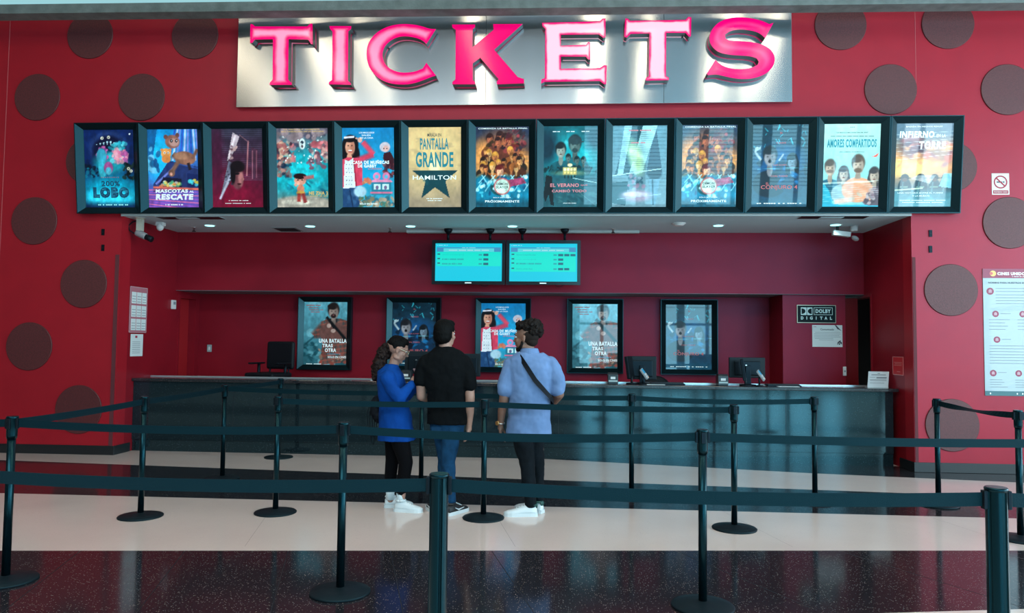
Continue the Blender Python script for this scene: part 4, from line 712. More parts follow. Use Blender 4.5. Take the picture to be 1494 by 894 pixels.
row = [('wolf', 'black display case, first from the left, with the glowing blue 200% LOBO poster'), ('pets', 'black display case with the blue MASCOTAS AL RESCATE poster'),
 ('knife', 'black display case with the dark red poster of a knife blade'), ('sea', 'black display case with the turquoise NE ZHA 2 poster'),
 ('house', 'black display case of the upper row with LA CASA DE MUÑECAS poster'), ('star', 'black display case with the tan HAMILTON poster and dark star'),
 ('battle', 'black display case with the battle poster just right of the tan star poster'), ('summer', 'black display case with the teal EL VERANO QUE CAMBIÓ TODO poster'),
 ('pale', 'black display case with the pale grey poster of slanting shapes'), ('battle', 'black display case with the battle poster between pale grey and dark face posters'),
 ('dark', 'black display case in the upper row with the dark EL CONJURO 4 poster'), ('four', 'black display case with the pale AMORES COMPARTIDOS poster of four people'),
 ('fire', 'black display case, last on the right, with the orange INFIERNO EN LA TORRE poster')]
for k, (key, lab) in enumerate(row):
    poster_case(key, (-6.085 + TOPW * (k + 0.5), -0.012, 3.032), math.radians(6.6), TOPW - 0.006, 1.13, lab, 'poster cases in the row over the ticket window', 0.34 if k < 8 else 0.26)
g = G()
for k in range(13):      # brackets behind the tilted row
    x = -6.085 + TOPW * (k + 0.5); vs = [(x + dx, y, z) for dx in (-0.3, 0.3) for y, z in ((0, 3.10), (0, 4.12), (-0.128, 4.12))]
    g = G(); g.add(vs, [(0, 1, 2), (5, 4, 3), (0, 3, 4, 1), (1, 4, 5, 2), (2, 5, 3, 0)])
    o = g.build('wall_bracket', BLK); 
    p = [q for q in COL.objects if q.name.startswith('movie_poster_case')][k]
    bpy.context.view_layer.update(); o.parent = p; o.matrix_parent_inverse = p.matrix_world.inverted()
low = [('plaid', -3.552, 'black lower display case, leftmost, with UNA BATALLA TRAS OTRA poster'), ('dark', -2.190, 'black lower display case with dark blue poster behind the woman and monitor'),
 ('house', -0.836, 'black lower display case with LA CASA DE MUÑECAS poster between the men'), ('plaid', 0.533, 'lower display case with UNA BATALLA TRAS OTRA poster right of man in blue'),
 ('dark', 1.910, 'black lower display case, rightmost, with dark EL CONJURO 4 poster')]
for key, x, lab in low:
    poster_case(key, (x, YW, 1.015), 0.0, 0.83, 1.105, lab, 'poster cases on the rear wall', 0.36, 0.082)

# ------------------------------------------------------------ counter
t = thing('ticket_counter', 'long dark granite ticket counter with overhanging black top across the alcove', 'counter', (0, 0, 0))
X0, X1 = XL + 0.003, 4.085
g = G(); g.box(X0, 0.385, 0.15, X1, 0.52, 0.905); g.build('front_panel', GRAN, t)
g = G(); g.box(X0, 0.40, 0.0, X1, 0.52, 0.145); g.build('plinth', GRAN, t)
g = G()
for x in (-4.2, -2.8, -1.4, 0.0, 1.4, 2.8): G().box(x - 0.0015, 0.3835, 0.15, x + 0.0015, 0.387, 0.905).build('panel_joint', JOINT, t)
G().box(X0, 0.335, 0.905, X1 + 0.05, 0.78, 0.945).build('countertop', GRANTOP, t, bevel=0.006)
G().box(X0, 0.78, 0.930, X1 + 0.04, 0.80, 0.960).build('rear_edge_strip', CHROME, t)
G().box(X0, 0.80, 0.70, X1 + 0.04, 1.15, 0.74).build('work_shelf', mat('pale_laminate', (0.5, 0.5, 0.5), 0.4), t)
for x in (-4.6, -2.3, -0.1, 2.2, X1 - 0.05): G().box(x, 0.52, 0, x + 0.04, 1.15, 0.70).build('side_support', BLKG, t)
ZT = 0.945

# ------------------------------------------------------------ screens over the counter
def sscreen(i, x0, x1, label):
    cx = (x0 + x1) / 2; z0, z1, y = 2.243, 2.850, 1.0
    t = thing('menu_screen', label, 'screen', (cx, y + 0.05, z0), 'showtime screens hung from the ceiling')
    w_ = (x1 - x0) / 2; h = z1 - z0
    g = G(); g.box(-w_, -0.045, 0, w_, 0.03, 0.045).box(-w_, -0.045, h - 0.045, w_, 0.03, h).box(-w_, -0.045, 0.045, -w_ + 0.045, 0.03, h - 0.045).box(w_ - 0.045, -0.045, 0.045, w_, 0.03, h - 0.045).box(-w_ + 0.045, -0.02, 0.045, w_ - 0.045, 0.03, h - 0.045)
    g.build('bezel', mat('black_gloss_plastic', (0.010, 0.014, 0.018), 0.2), t)
    P = lambda u, v, d=0.0: (-w_ + 0.045 + u * (2 * w_ - 0.09), -0.0205 - d, 0.045 + v * (h - 0.09))
    E = lambda nm, c, s: mat('screen_' + nm, (0.02, 0.02, 0.02), 0.25, emit=c, es=s * 0.72)
    g = G(); g.use(E('cyan', (0.0, 0.62, 0.82), 1.0)).quad(P, 0, 0, 1, 1, 0.0, 0.0006)
    g.use(E('aqua', (0.0, 0.80, 0.66), 1.0)).quad(P, 0.02, 0.40 if i == 0 else 0.26, 0.98, 0.78, 0.0006)
    g.use(E('lilac', (0.06, 0.32, 0.60), 0.9)).quad(P, 0.02, 0.78, 0.12, 0.90, 0.0006).quad(P, 0.88, 0.78, 0.98, 0.90, 0.0006).quad(P, 0.12, 0.875, 0.88, 0.90, 0.0006)
    g.use(E('sky', (0.10, 0.72, 0.80), 0.95)).quad(P, 0.12, 0.78, 0.88, 0.87, 0.0006)
    s = g.build('display', None, t)
    g = G(); dk = E('dark', (0.02, 0.22, 0.34), 0.6); md = E('mid', (0.02, 0.48, 0.52), 0.8); lt = E('light', (0.5, 0.9, 0.95), 0.9)
    rows = [(0.70, 1), (0.58, 1), (0.46, 1)] if i == 0 else [(0.70, 3), (0.58, 1), (0.47, 1), (0.33, 2)]
    names = ['----------- -------- (----)', '-- ---- - -------- --------', '------- --- ----- - -----'] if i == 0 else ['Amores Compartidos (Esp)', '------- --------- (----)', '--- -------- - ------- --------', 'Camino salvaje (Esp)']
    for (v, n), nm in zip(rows, names):
        g.use(dk).quad(P, 0.03, v - 0.0, 0.07, v + 0.035, 0.0013)
        g.use(md).text(nm, P, 0.10, v - 0.02, 0.10 + 0.012 * len(nm), v + 0.02, 0.0013, 0.01)
        for q in range(n): g.use(dk).quad(P, 0.72 + q * 0.09, v - 0.03, 0.795 + q * 0.09, v + 0.03, 0.0013)
        g.use(md).quad(P, 0.65, v - 0.02, 0.70, v + 0.02, 0.0013)
    g.use(lt).text('------ ----- ---- ---- -----', P, 0.2, 0.81, 0.8, 0.835, 0.0013, 0.02).text('--- -- ------', P, 0.40, 0.882, 0.60, 0.895, 0.0013, 0.02).text('- ---- -- -', P, 0.02, 0.945, 0.18, 0.96, 0.0013, 0.02)
    g.build('screen_text', None, s)
    G().use(W_).quad(lambda u, v, d=0: (-0.045 + u * 0.09, -0.0455 - d, 0.014 + v * 0.014), 0, 0, 1, 1).build('maker_badge', None, t)
    for sx in (-0.29, 0.29):
        g = G(); g.cyl((sx, 0.0, h), (sx, 0.0, 3.01 - z0 - 0.05), 0.017, n=10)
        g.lathe([(0.022, 3.01 - z0 - 0.07), (0.055, 3.01 - z0 - 0.03), (0.060, 3.01 - z0)], 16, Matrix.Translation((sx, 0, 0)))
        g.build('ceiling_mount', BLK, t)
    g = G(); pts = [(0.22 + 0.05 * math.cos(a), 0.0, -0.0 - 0.022 * math.sin(a)) for a in np.linspace(0, PI, 9)]; g.tube(pts, 0.004); g.build('cable_loop', BLK, t)
sscreen(0, -1.745, -0.738, 'black framed screen with cyan showtime list, left of the hanging pair')
sscreen(1, -0.726, 0.283, 'black framed screen with cyan showtime list, right of the hanging pair')
tag(G().box(-2.14, 1.16, 2.975, 1.09, 1.26, 3.010).build('ceiling_raceway', mat('grey_raceway', (0.45, 0.5, 0.5), 0.5), bevel=0.004), 'long pale cable raceway on the alcove ceiling behind the screens', 'raceway')

# ------------------------------------------------------------ ceiling fittings
for x, y, wh in ((-4.768, .754, 'first from the left'), (-3.388, .808, 'second from the left beside the vent'), (-2.007, .802, 'third from the left, before the raceway'), (-0.632, .797, 'over the gap between the two screens'), (2.06, .73, 'right of the smoke detector'), (3.526, .67, 'nearest the right camera')):
    t = thing('downlight', 'round cyan-white downlight in the alcove ceiling, ' + wh, 'light', (x, y, 3.010), 'downlights in the alcove ceiling')
    G().lathe([(0.078, -0.004), (0.085, 0.0)], 28).build('trim_ring', WHITE, t); G().lathe([(0.060, -0.010), (0.064, -0.004)], 24).build('lens', LAMP, t)
    l = bpy.data.lights.new('downlight_beam', 'SPOT'); l.energy = 9; l.color = (0.7, 0.95, 1.0); l.spot_size = 2.0; l.spot_blend = 0.8; l.shadow_soft_size = 0.05
    lo = bpy.data.objects.new('downlight_beam', l); COL.objects.link(lo); lo.location = (0, 0, -0.02); lo.parent = t
for x0, x1, y, wh in ((-5.146, -4.303, .149, 'at the left'), (2.883, 3.69, .105, 'at the right')):
    t = thing('slot_diffuser', 'long narrow dark air slot in the alcove ceiling ' + wh, 'air slot', (x0, y, 3.010), 'air slots in the alcove ceiling')
    G().box(0, -0.11, -0.003, x1 - x0, 0.11, 0).build('slot_frame', CEIL, t); G().box(0.01, -0.09, -0.006, x1 - x0 - 0.01, 0.09, -0.003).build('slot_opening', BLK, t); G().box(0.25, -0.05, -0.009, 0.52, 0.05, -0.006).build('slot_blade', CEIL, t)
t = thing('ceiling_vent', 'square louvred vent in the alcove ceiling between two downlights', 'vent', (-3.80, 1.08, 3.010))
G().box(-0.17, -0.16, -0.008, 0.17, 0.16, 0).build('vent_frame', mat('vent_grey', (0.3, 0.32, 0.33), 0.5), t)
g = G()
for k in range(7): g.box(-0.14, -0.13 + k * 0.04, -0.016, 0.14, -0.112 + k * 0.04, -0.008)
g.build('louvres', BLKG, t)
t = thing('smoke_detector', 'round white smoke detector on the alcove ceiling', 'smoke detector', (1.522, .567, 3.010))
G().lathe([(0.03, -0.036), (0.062, -0.028), (0.078, -0.012)], 24).build('sensor_head', WHITE, t); G().lathe([(0.088, -0.012), (0.092, 0)], 24).build('mounting_ring', WHITE, t)
for x, y, wh in ((-2.329, .981, 'left of the hanging screens'), (-5.08, .934, 'near the left corner'), (.72, 1.025, 'right of the hanging screens')):
    t = thing('sprinkler', 'small pendant sprinkler head in the alcove ceiling ' + wh, 'sprinkler', (x, y, 3.010), 'sprinklers in the alcove ceiling')
    G().lathe([(0.012, -0.045), (0.012, -0.005), (0.035, 0)], 12).build('sprinkler_body', SILV, t); G().lathe([(0.026, -0.058), (0.026, -0.052), (0.006, -0.045)], 14).build('deflector', BLKG, t)
for x0, y0, x1, y1 in ((-3.2, 1.02, -2.9, 1.2), (1.75, .9, 1.95, .72)): pass
# cameras
t = thing('security_camera', 'grey bullet security camera on a pale arm at the left alcove corner', 'camera', (-5.40, 0.16, 3.010))
G().box(-0.035, -0.03, -0.17, 0.035, 0.03, -0.01).lathe([(0.055, -0.012), (0.06, 0)], 16).build('mount_arm', mat('beige_plastic', (0.5, 0.48, 0.40), 0.5), t)
R3 = Matrix.Translation((0.02, 0, -0.215)) @ Matrix.Rotation(0.42, 4, 'Y') @ Matrix.Rotation(PI / 2, 4, 'Y')
G().lathe([(0.040, -0.07), (0.044, -0.05), (0.044, 0.06), (0.040, 0.07)], 18, R3).build('camera_body', mat('grey_plastic', (0.25, 0.26, 0.28), 0.4), t)
G().lathe([(0.036, 0.07), (0.040, 0.16), (0.030, 0.165)], 18, R3).build('lens_hood', BLK, t)
G().tube([(-0.02, 0, -0.03), (-0.10, 0, -0.05), (-0.155, 0, -0.10), (-0.14, 0, -0.16), (-0.06, 0, -0.21)], 0.008).build('cable', BLK, t)
t = thing('dome_camera', 'small white corner sensor beside the left security camera', 'sensor', (-5.33, 0.52, 3.010))
G().box(-0.055, -0.04, -0.05, 0.055, 0.04, 0).build('sensor_base', WHITE, t, bevel=0.01); g = G(); g.ell((0, -0.01, -0.06), (0.048, 0.045, 0.055)); g.build('sensor_dome', WHITE, t)
t = thing('wall_camera', 'white boxy security camera at the right end of the alcove ceiling', 'camera', (3.70, 0.78, 3.010))
G().cyl((0.10, 0, 0), (0.10, 0, -0.07), 0.045).build('mount_base', WHITE, t); 
R3 = Matrix.Rotation(0.12, 4, 'Y'); g = G(); g.box(-0.16, -0.04, -0.14, 0.06, 0.04, -0.075, R3); g.build('camera_body', WHITE, t, bevel=0.008)
G().cyl((-0.11, 0, -0.07), (-0.11, 0, 0.0), 0.018).build('bracket', BLKG, t); g = G(); g.ell((0.11, 0, -0.16), (0.05, 0.05, 0.03), Matrix.Rotation(0.5, 3, 'Y')); g.build('joint', mat('off_white', (0.5, 0.48, 0.48), 0.5), t)

# ------------------------------------------------------------ small fittings on walls
for x, z, wh in ((-5.787, 2.802, 'upper of the left pair'), (-5.781, 2.601, 'lower of the left pair'), (4.372, 2.798, 'upper of the right pair'), (4.369, 2.610, 'lower of the right pair')):
    t = thing('wall_slot', 'small black slotted fitting on the red wall, ' + wh, 'wall fitting', (x, 0, z), 'black slotted fittings on the front wall')
    G().box(-0.018, -0.012, -0.040, 0.018, 0, 0.040).build('plate', BLK, t); G().box(-0.010, -0.014, -0.003, 0.010, -0.012, 0.003).build('slot', BLKG, t)
def lightswitch(nm, x, y, z, lab):
    t = thing(nm, lab, 'light switch', (x, y, z)); G().box(-0.036, -0.008, -0.055, 0.036, 0, 0.055).build('cover_plate', mat('grey_plate', (0.35, 0.42, 0.42), 0.4), t, bevel=0.003); G().box(-0.012, -0.013, -0.025, 0.012, -0.008, 0.025).build('rocker', WHITE, t)
lightswitch('light_switch', -5.37, YW, 1.32, 'grey switch plate on the rear wall left of the black chair')
t = thing('wall_intercom', 'narrow white switch at the edge of the red pier', 'light switch', (3.908, 1.45, 1.115)); G().box(-0.022, -0.02, -0.062, 0.022, 0, 0.062).build('housing', WHITE, t, bevel=0.005); G().box(-0.010, -0.023, -0.012, 0.010, -0.02, 0.012).build('button', PRINTG, t)
t = thing('wall_thermostat', 'small pale thermostat box on the left alcove wall', 'thermostat', (XL, 1.30, 1.95)); G().box(0, -0.05, -0.065, 0.03, 0.05, 0.065).build('housing', WHITE, t, bevel=0.006); G().box(0.03, -0.03, 0.0, 0.032, 0.03, 0.04).build('display_window', PRINTG, t)
def sideP(x, y0, z0, s):   # plane on a side wall; s=+1 faces +x (left wall), a runs along +y; s=-1 faces -x, a runs along -y
    return lambda a, b, d=0.0: (x + s * d, y0 + s * a, z0 + b)
# acrylic pocket board on left wall
t = thing('notice_pocket_board', 'clear acrylic board with nine white slips on the left alcove wall', 'notice board', (XL, 0, 0))
P = lambda a, b, d=0.0: (d, 0.235 + a, 1.535 + b)
GLASSA = mat('clear_acrylic', (0.55, 0.20, 0.24), 0.15, coat=1.0)
G().use(GLASSA).quad(P, 0, 0, 0.40, 0.60, 0.001, 0.004).build('acrylic_panel', None, t)
g = G().use(mat('acrylic_edge', (0.6, 0.45, 0.5), 0.3))
g.quad(P, 0, 0, 0.40, 0.006, 0.004, 0.002).quad(P, 0, 0.594, 0.40, 0.60, 0.004, 0.002).quad(P, 0, 0, 0.006, 0.60, 0.004, 0.002).quad(P, 0.394, 0, 0.40, 0.60, 0.004, 0.002); g.build('panel_edge', None, t)
for r in range(3):
    for c in range(3):
        G().use(PAPER).quad(P, 0.035 + c * 0.118, 0.03 + r * 0.175, 0.140 + c * 0.118, 0.180 + r * 0.175, 0.006, 0.002).build('slip', None, t)
g = G().use(PRINTG)
for r in range(3):
    for c in range(3):
        for q in range(3): g.quad(P, 0.045 + c * 0.118, 0.05 + r * 0.175 + q * 0.035, 0.13 + c * 0.118, 0.058 + r * 0.175 + q * 0.035, 0.0082, 0.0003)
g.build('slip_print', None, t)
t = thing('wall_notice', 'white printed sheet under the acrylic board on the left alcove wall', 'notice', (XL, 0, 0))
P = lambda a, b, d=0.0: (d, 0.285 + a, 1.225 + b)
G().use(PAPER).quad(P, 0, 0, 0.285, 0.29, 0.001, 0.002).build('sheet', None, t)
g = G().use(PRINTG)
for q in range(7): g.quad(P, 0.04, 0.04 + q * 0.024, 0.22, 0.046 + q * 0.024, 0.0032, 0.0003)
g.use(REDP).quad(P, 0.10, 0.24, 0.15, 0.27, 0.0032, 0.0003); g.build('print', None, t)
# dolby sign
t = thing('sound_system_plaque', 'black plaque with gold edge reading DOLBY DIGITAL on the red pier', 'sign', (3.272, 1.45, 1.770)); w_, h_ = 0.527, 0.250
G().box(0, -0.018, 0, w_, 0, h_).build('gold_edge', mat('gold_edge', (0.45, 0.40, 0.30), 0.35, 0.6), t, bevel=0.003)
G().box(0.010, -0.021, 0.010, w_ - 0.010, -0.018, h_ - 0.010).build('black_face', mat('plaque_black', (0.004, 0.014, 0.017), 0.5, spec=0.15), t)
P = lambda a, b, d=0.0: (a * w_, -0.0212 - d, b * h_)
g = G().use(mat('plaque_ink', (0.62, 0.80, 0.78), 0.4)); WI = g.mats[0]
g.quad(P, .10, .44, .245, .86, 0, .0005).quad(P, .26, .44, .395, .86, 0, .0005)
fr = (.43, .45, .91, .86); e = .012; g.quad(P, fr[0], fr[1], fr[2], fr[1] + e * 2, 0, .0005).quad(P, fr[0], fr[3] - e * 2, fr[2], fr[3], 0, .0005).quad(P, fr[0], fr[1], fr[0] + e, fr[3], 0, .0005).quad(P, fr[2] - e, fr[1], fr[2], fr[3], 0, .0005)
g.text('DOLBY', P, .475, .55, .865, .77, 0, .05); g.text('D', P, .10, .19, .165, .36, 0, .05)
for i_, ch in enumerate('IGITAL'): g.text(ch, P, [.24, .33, .48, .585, .70, .84][i_], .19, [.26, .40, .50, .655, .775, .895][i_], .36, 0, .05)
g.use(mat('plaque_black')).prism([(.118 + .10 * math.cos(a), .65 + .155 * math.sin(a)) for a in np.linspace(-PI / 2, PI / 2, 14)], lambda a, b, d: P(a, b, d), .0006, .0009)
g.prism([(.378 - .10 * math.cos(a), .65 + .155 * math.sin(a)) for a in np.linspace(-PI / 2, PI / 2, 14)][::-1], lambda a, b, d: P(a, b, d), .0006, .0009)
g.build('lettering', None, t)
t = thing('notice_sheet', 'pale blue-white sheet headed Comunicado under the DOLBY plaque', 'notice', (3.482, 1.45, 1.444)); w_, h_ = 0.404, 0.300
G().box(0, -0.003, 0, w_, 0, h_).build('sheet', PAPER, t); P = lambda a, b, d=0.0: (a * w_, -0.0032 - d, b * h_)
g = G().use(PRINT).text('Comunicado', P, .27, .76, .72, .85, 0, .02)
g.use(PRINTG)
for q, (a0, a1) in enumerate(((.10, .93), (.06, .94), (.06, .90), (.06, .94), (.08, .70), (.22, .70))): g.quad(P, a0, .66 - q * .07, a1, .675 - q * .07, 0, .0003)
g.use(PRINT)
for q, (a, b, r) in enumerate(((.90, .24, .035), (.86, .20, .03), (.95, .20, .035), (.90, .14, .03), (.93, .28, .02), (.84, .14, .02), (.97, .15, .02))): g.prism([(a + r * math.cos(x), b + r * 1.3 * math.sin(x)) for x in np.linspace(0, 2 * PI, 9)[:-1]], lambda a, b, d: P(a, b, d), 0.0, .0004 + q * .0001)
g.prism([(.75, .995), (.80, .995), (.97, .74), (.88, .80), (.84, .82)], lambda a, b, d: P(a, b, d), 0, .0005); g.use(REDP).text('CINES', P, .04, .90, .14, .94, 0, .02); g.build('print', None, t)
# small red sign on right return wall
t = thing('red_wall_sign', 'small red sign with white outline on the right alcove wall', 'sign', (XR, 0, 0))
P = lambda a, b, d=0.0: (-d, 0.53 - a * 0.29, 1.11 + b * 0.225)
G().use(mat('sign_red', (0.62, 0.03, 0.04), 0.5, spec=0.2)).quad(P, 0, 0, 1, 1, 0.0005, 0.004).build('sign_plate', None, t)
g = G().use(mat('sign_line', (0.75, 0.35, 0.35), 0.4)); 
for q in ((0, 0, 1, .03), (0, .97, 1, 1), (0, 0, .04, 1), (.96, 0, 1, 1), (.15, .68, .85, .70), (.2, .60, .85, .62), (.15, .52, .85, .54), (.4, .18, .7, .20)): g.quad(P, *q, 0.0046, 0.0004)
g.build('sign_print', None, t)
# no smoking sign
t = thing('no_smoking_sign', 'white no smoking sign with red ring on the right wall', 'sign', (5.082, 0, 3.258)); w_, h_ = 0.198, 0.254
G().box(0, -0.004, 0, w_, 0, h_).build('sign_plate', mat('sign_white', (0.80, 0.78, 0.72), 0.4), t, bevel=0.001)
P = lambda a, b, d=0.0: (a, -0.0042 - d, b); g = G().use(REDP); cx, cz, R0, R1 = 0.099, 0.150, 0.078, 0.062; n = 40
vs = [P(cx + r * math.cos(2 * PI * k / n), cz + r * math.sin(2 * PI * k / n), 0.0006) for r in (R0, R1) for k in range(n)]
g.add(vs, [(k, (k + 1) % n, (k + 1) % n + n, k + n) for k in range(n)]); dq = 0.046
g.use(PRINT).quad(P, cx - 0.045, cz - 0.008, cx + 0.02, cz + 0.008, 0, .0003).quad(P, cx + 0.025, cz - 0.008, cx + 0.045, cz + 0.008, 0, .0003)
g.use(REDP).prism([(cx - dq - .006, cz + dq - .006), (cx - dq + .006, cz + dq + .006), (cx + dq + .006, cz - dq + .006), (cx + dq - .006, cz - dq - .006)][::-1], P, 0.0004, 0.0009)
g.quad(P, 0.012, 0.012, w_ - 0.012, 0.052, 0, 0.0003); g.use(mat('sign_white')).text('PROHIBIDO FUMAR', P, 0.022, 0.024, w_ - 0.022, 0.040, 0.0005, .02); g.build('no_smoking_symbol', None, t)
# rules board
t = thing('rules_board', 'tall white CINES UNIDOS rules board on the right wall, cut by the picture edge', 'notice board', (4.955, 0, 0.90)); w_, h_ = 0.98, 1.482
G().box(0, -0.008, 0, w_, 0, h_).build('board', mat('board_white', (0.40, 0.50, 0.53), 0.25, coat=0.3), t, bevel=0.002)
P = lambda a, b, d=0.0: (a, -0.0084 - d, b); g = G().use(mat('board_wine', (0.30, 0.02, 0.07), 0.3)); WINE = g.mats[0]
g.quad(P, 0, h_ - 0.11, w_, h_, 0, .0004); g.use(mat('board_teal', (0.03, 0.14, 0.16), 0.3)).quad(P, 0, 0, w_, 0.055, 0, .0004)
g.use(W_).text('CINES UNIDOS', P, 0.165, h_ - 0.075, 0.50, h_ - 0.040, .0006, .04); g.text('- ----- -- -----', P, 0.33, h_ - 0.095, 0.5, h_ - 0.090, .0006, .02)
g.use(GOLDI).prism([(0.115 + 0.036 * math.cos(x), h_ - 0.056 + 0.034 * math.sin(x)) for x in np.linspace(0, 2 * PI, 17)[:-1]], P, 0.0004, .0012); g.use(REDI).prism([(0.095 + 0.020 * math.cos(x), h_ - 0.056 + 0.018 * math.sin(x)) for x in np.linspace(0, 2 * PI, 17)[:-1]], P, 0.0012, .0018)
for q in (0.06, 0.36, 0.42): g.use(W_).prism([(q + 0.007 * math.cos(x), 0.026 + 0.010 * math.sin(x)) for x in np.linspace(0, 2 * PI, 9)[:-1]], P, .0004, .0008)
g.use(PRINT).text('NORMAS PARA NUESTROS INVITADOS', P, 0.06, h_ - 0.175, 0.60, h_ - 0.155, 0, .03)
def icon(a, b, r=0.038):
    g.use(WINE).prism([(a + r * math.cos(x), b + r * math.sin(x)) for x in np.linspace(0, 2 * PI, 21)[:-1]], P, 0, .0005)
    g.use(mat('icon_pink', (0.55, 0.30, 0.36), 0.4)).prism([(a - r * .42, b - r * .42), (a + r * .42, b - r * .42), (a + r * .42, b + r * .3), (a, b + r * .6), (a - r * .42, b + r * .3)], P, .0005, .0009)
for q in ((0.080, h_ - 0.265, 0.042), (0.135, h_ - 0.53), (0.44, h_ - 0.53), (0.74, h_ - 0.53), (0.145, h_ - 0.83), (0.095, h_ - 1.22), (0.38, h_ - 1.22), (0.68, h_ - 1.22)): icon(*q)
g.use(PRINTG)
rs = random.Random(4)
def lines(a, b, n, L, st=0.034, mn=.6):
    for q in range(n): g.quad(P, a, b - q * st, a + L * (mn + (1 - mn) * rs.random()), b - q * st + 0.007, 0, .0003)
lines(0.14, h_ - 0.235, 2, 0.78, .035, .8); lines(0.14, h_ - 0.31, 4, 0.75, 0.034); lines(0.19, h_ - 0.53, 1, 0.12); lines(0.50, h_ - 0.53, 1, 0.12); lines(0.06, h_ - 0.60, 4, 0.26, .038); lines(0.38, h_ - 0.60, 4, 0.24, .038); lines(0.68, h_ - 0.60, 4, 0.24, .038)
lines(0.20, h_ - 0.83, 1, 0.14); lines(0.06, h_ - 0.905, 7, 0.86, .034, .85); lines(0.15, h_ - 1.215, 1, 0.12); lines(0.06, h_ - 1.30, 4, 0.20, .028); lines(0.34, h_ - 1.30, 4, 0.20, .028); lines(0.64, h_ - 1.30, 4, 0.20, .028); g.build('board_print', None, t)

# ------------------------------------------------------------ things on the counter
def monitor(nm, x, y, rot, w_, h_, z0, lab, badge=False, stand=True):
    t = thing(nm, lab, 'monitor', (x, y, ZT), 'monitors behind the counter', rot)
    g = G(); g.box(-w_ / 2, -0.012, z0, w_ / 2, 0.022, z0 + h_); g.build('housing', mat('monitor_back', (0.006, 0.014, 0.020), 0.5, spec=0.25), t, bevel=0.008)
    G().box(-w_ * 0.36, -0.034, z0 + h_ * 0.12, w_ * 0.36, -0.012, z0 + h_ * 0.82).build('rear_bulge', BLK, t, bevel=0.02)
    G().box(-w_ / 2 + 0.02, 0.022, z0 + 0.02, w_ / 2 - 0.02, 0.024, z0 + h_ - 0.02).build('screen', mat('screen_off', (0.01, 0.01, 0.012), 0.1), t)
    G().box(-0.035, -0.055, 0.01, 0.035, -0.030, z0 + h_ * 0.6).build('stand_neck', BLK, t, bevel=0.006); G().lathe([(0.105, 0.0), (0.10, 0.012), (0.02, 0.022)], 24, Matrix.Translation((0, -0.03, 0))).build('stand_base', BLK, t)
    if badge: G().lathe([(0.012, 0), (0.012, 0.002)], 16, Matrix.Translation((-0.02, -0.0345, z0 + h_ * 0.6)) @ Matrix.Rotation(PI / 2, 4, 'X')).build('badge', SILV, t)
monitor('computer_monitor', -1.86, 0.74, 0.0, 0.36, 0.30, 0.085, 'black monitor seen between the woman and the man in black', True)
monitor('computer_monitor', -1.18, 0.74, 0.0, 0.30, 0.30, 0.06, 'black monitor mostly hidden behind the man in the black T-shirt')
monitor('computer_monitor', 1.075, 0.70, 0.0, 0.37, 0.30, 0.055, 'black monitor behind the card reader below the fourth lower poster', False)
monitor('computer_monitor', 2.40, 0.66, 0.06, 0.46, 0.26, 0.095, 'black monitor seen from behind near the projecting pier', True)
def custdisp(x, y, rot, z1, lab):
    t = thing('customer_display', lab, 'display', (x, y, ZT), 'customer displays on the counter', rot)
    g = G(); R = Matrix.Rotation(-0.14, 4, 'X'); g.box(-0.10, -0.02, 0.07, 0.10, 0.02, z1, R); g.build('panel', BLK, t, bevel=0.006)
    G().cyl((0, 0.0, 0.015), (0, 0.0, 0.10), 0.014).build('stem', BLKG, t); G().lathe([(0.075, 0), (0.07, 0.014), (0.02, 0.02)], 20).build('base', BLK, t)
custdisp(0.93, 0.55, 1.15, 0.355, 'slim black tilted display turned sideways left of the card reader')
custdisp(2.33, 0.45, 1.35, 0.34, 'slim black display standing edge-on before the monitor near the pier')
custdisp(-0.62, 0.50, 1.2, 0.14, 'low black display edge beside the elbow of the man in blue')
def reader(x, y, lab):
    t = thing('card_reader', lab, 'card reader', (x, y, ZT), 'card payment terminals')
    G().lathe([(0.055, 0), (0.05, 0.01), (0.014, 0.016)], 18).cyl((0, 0, 0.01), (0, 0, 0.12), 0.011).build('pole_stand', BLK, t)
    R = Matrix.Translation((0.02, 0, 0.135)) @ Matrix.Rotation(0.95, 4, 'Y') @ Matrix.Rotation(0.5, 4, 'X')
    b = G().box(-0.075, -0.032, -0.012, 0.075, 0.032, 0.012, R).build('terminal_body', mat('terminal_grey', (0.35, 0.38, 0.40), 0.4), t, bevel=0.004)
    G().box(-0.068, -0.025, 0.0125, -0.005, 0.025, 0.0135, R).build('screen', mat('reader_blue', (0.03, 0.22, 0.38), 0.2, emit=(0.05, 0.4, 0.6), es=0.15), b)
    for i in range(3):
        for j in range(4): G().box(0.005 + j * 0.017, -0.024 + i * 0.017, 0.012, 0.018 + j * 0.017, -0.010 + i * 0.017, 0.0155, R).build('key', [WHITE, PRINTG][(i + j) % 2] if (i, j) != (2, 3) else mat('orange_key', (0.8, 0.3, 0.1), 0.4), b)
reader(1.06, 0.48, 'silver card reader on a black pole nearest the rightmost lower poster, left of it'); reader(2.50, 0.46, 'silver card reader on a black pole next to the pier monitor')
def kb(x, y, w_, lab):
    t = thing('keyboard', lab, 'keyboard', (x, y, ZT), 'keyboards on the counter')
    G().box(-w_ / 2, -0.07, 0, w_ / 2, 0.07, 0.016, Matrix.Rotation(0.06, 4, 'X')).build('keyboard_tray', BLK, t, bevel=0.004)
    g = G()
    for r in range(5):
        for c in range(18): g.box(-w_ / 2 + 0.012 + c * (w_ - 0.02) / 18, -0.058 + r * 0.024, 0.016, -w_ / 2 + 0.008 + (c + 0.8) * (w_ - 0.02) / 18 + 0.002, -0.040 + r * 0.024, 0.024, Matrix.Rotation(0.06, 4, 'X'))
    g.build('keycaps', mat('keycap', (0.03, 0.045, 0.055), 0.4), t)
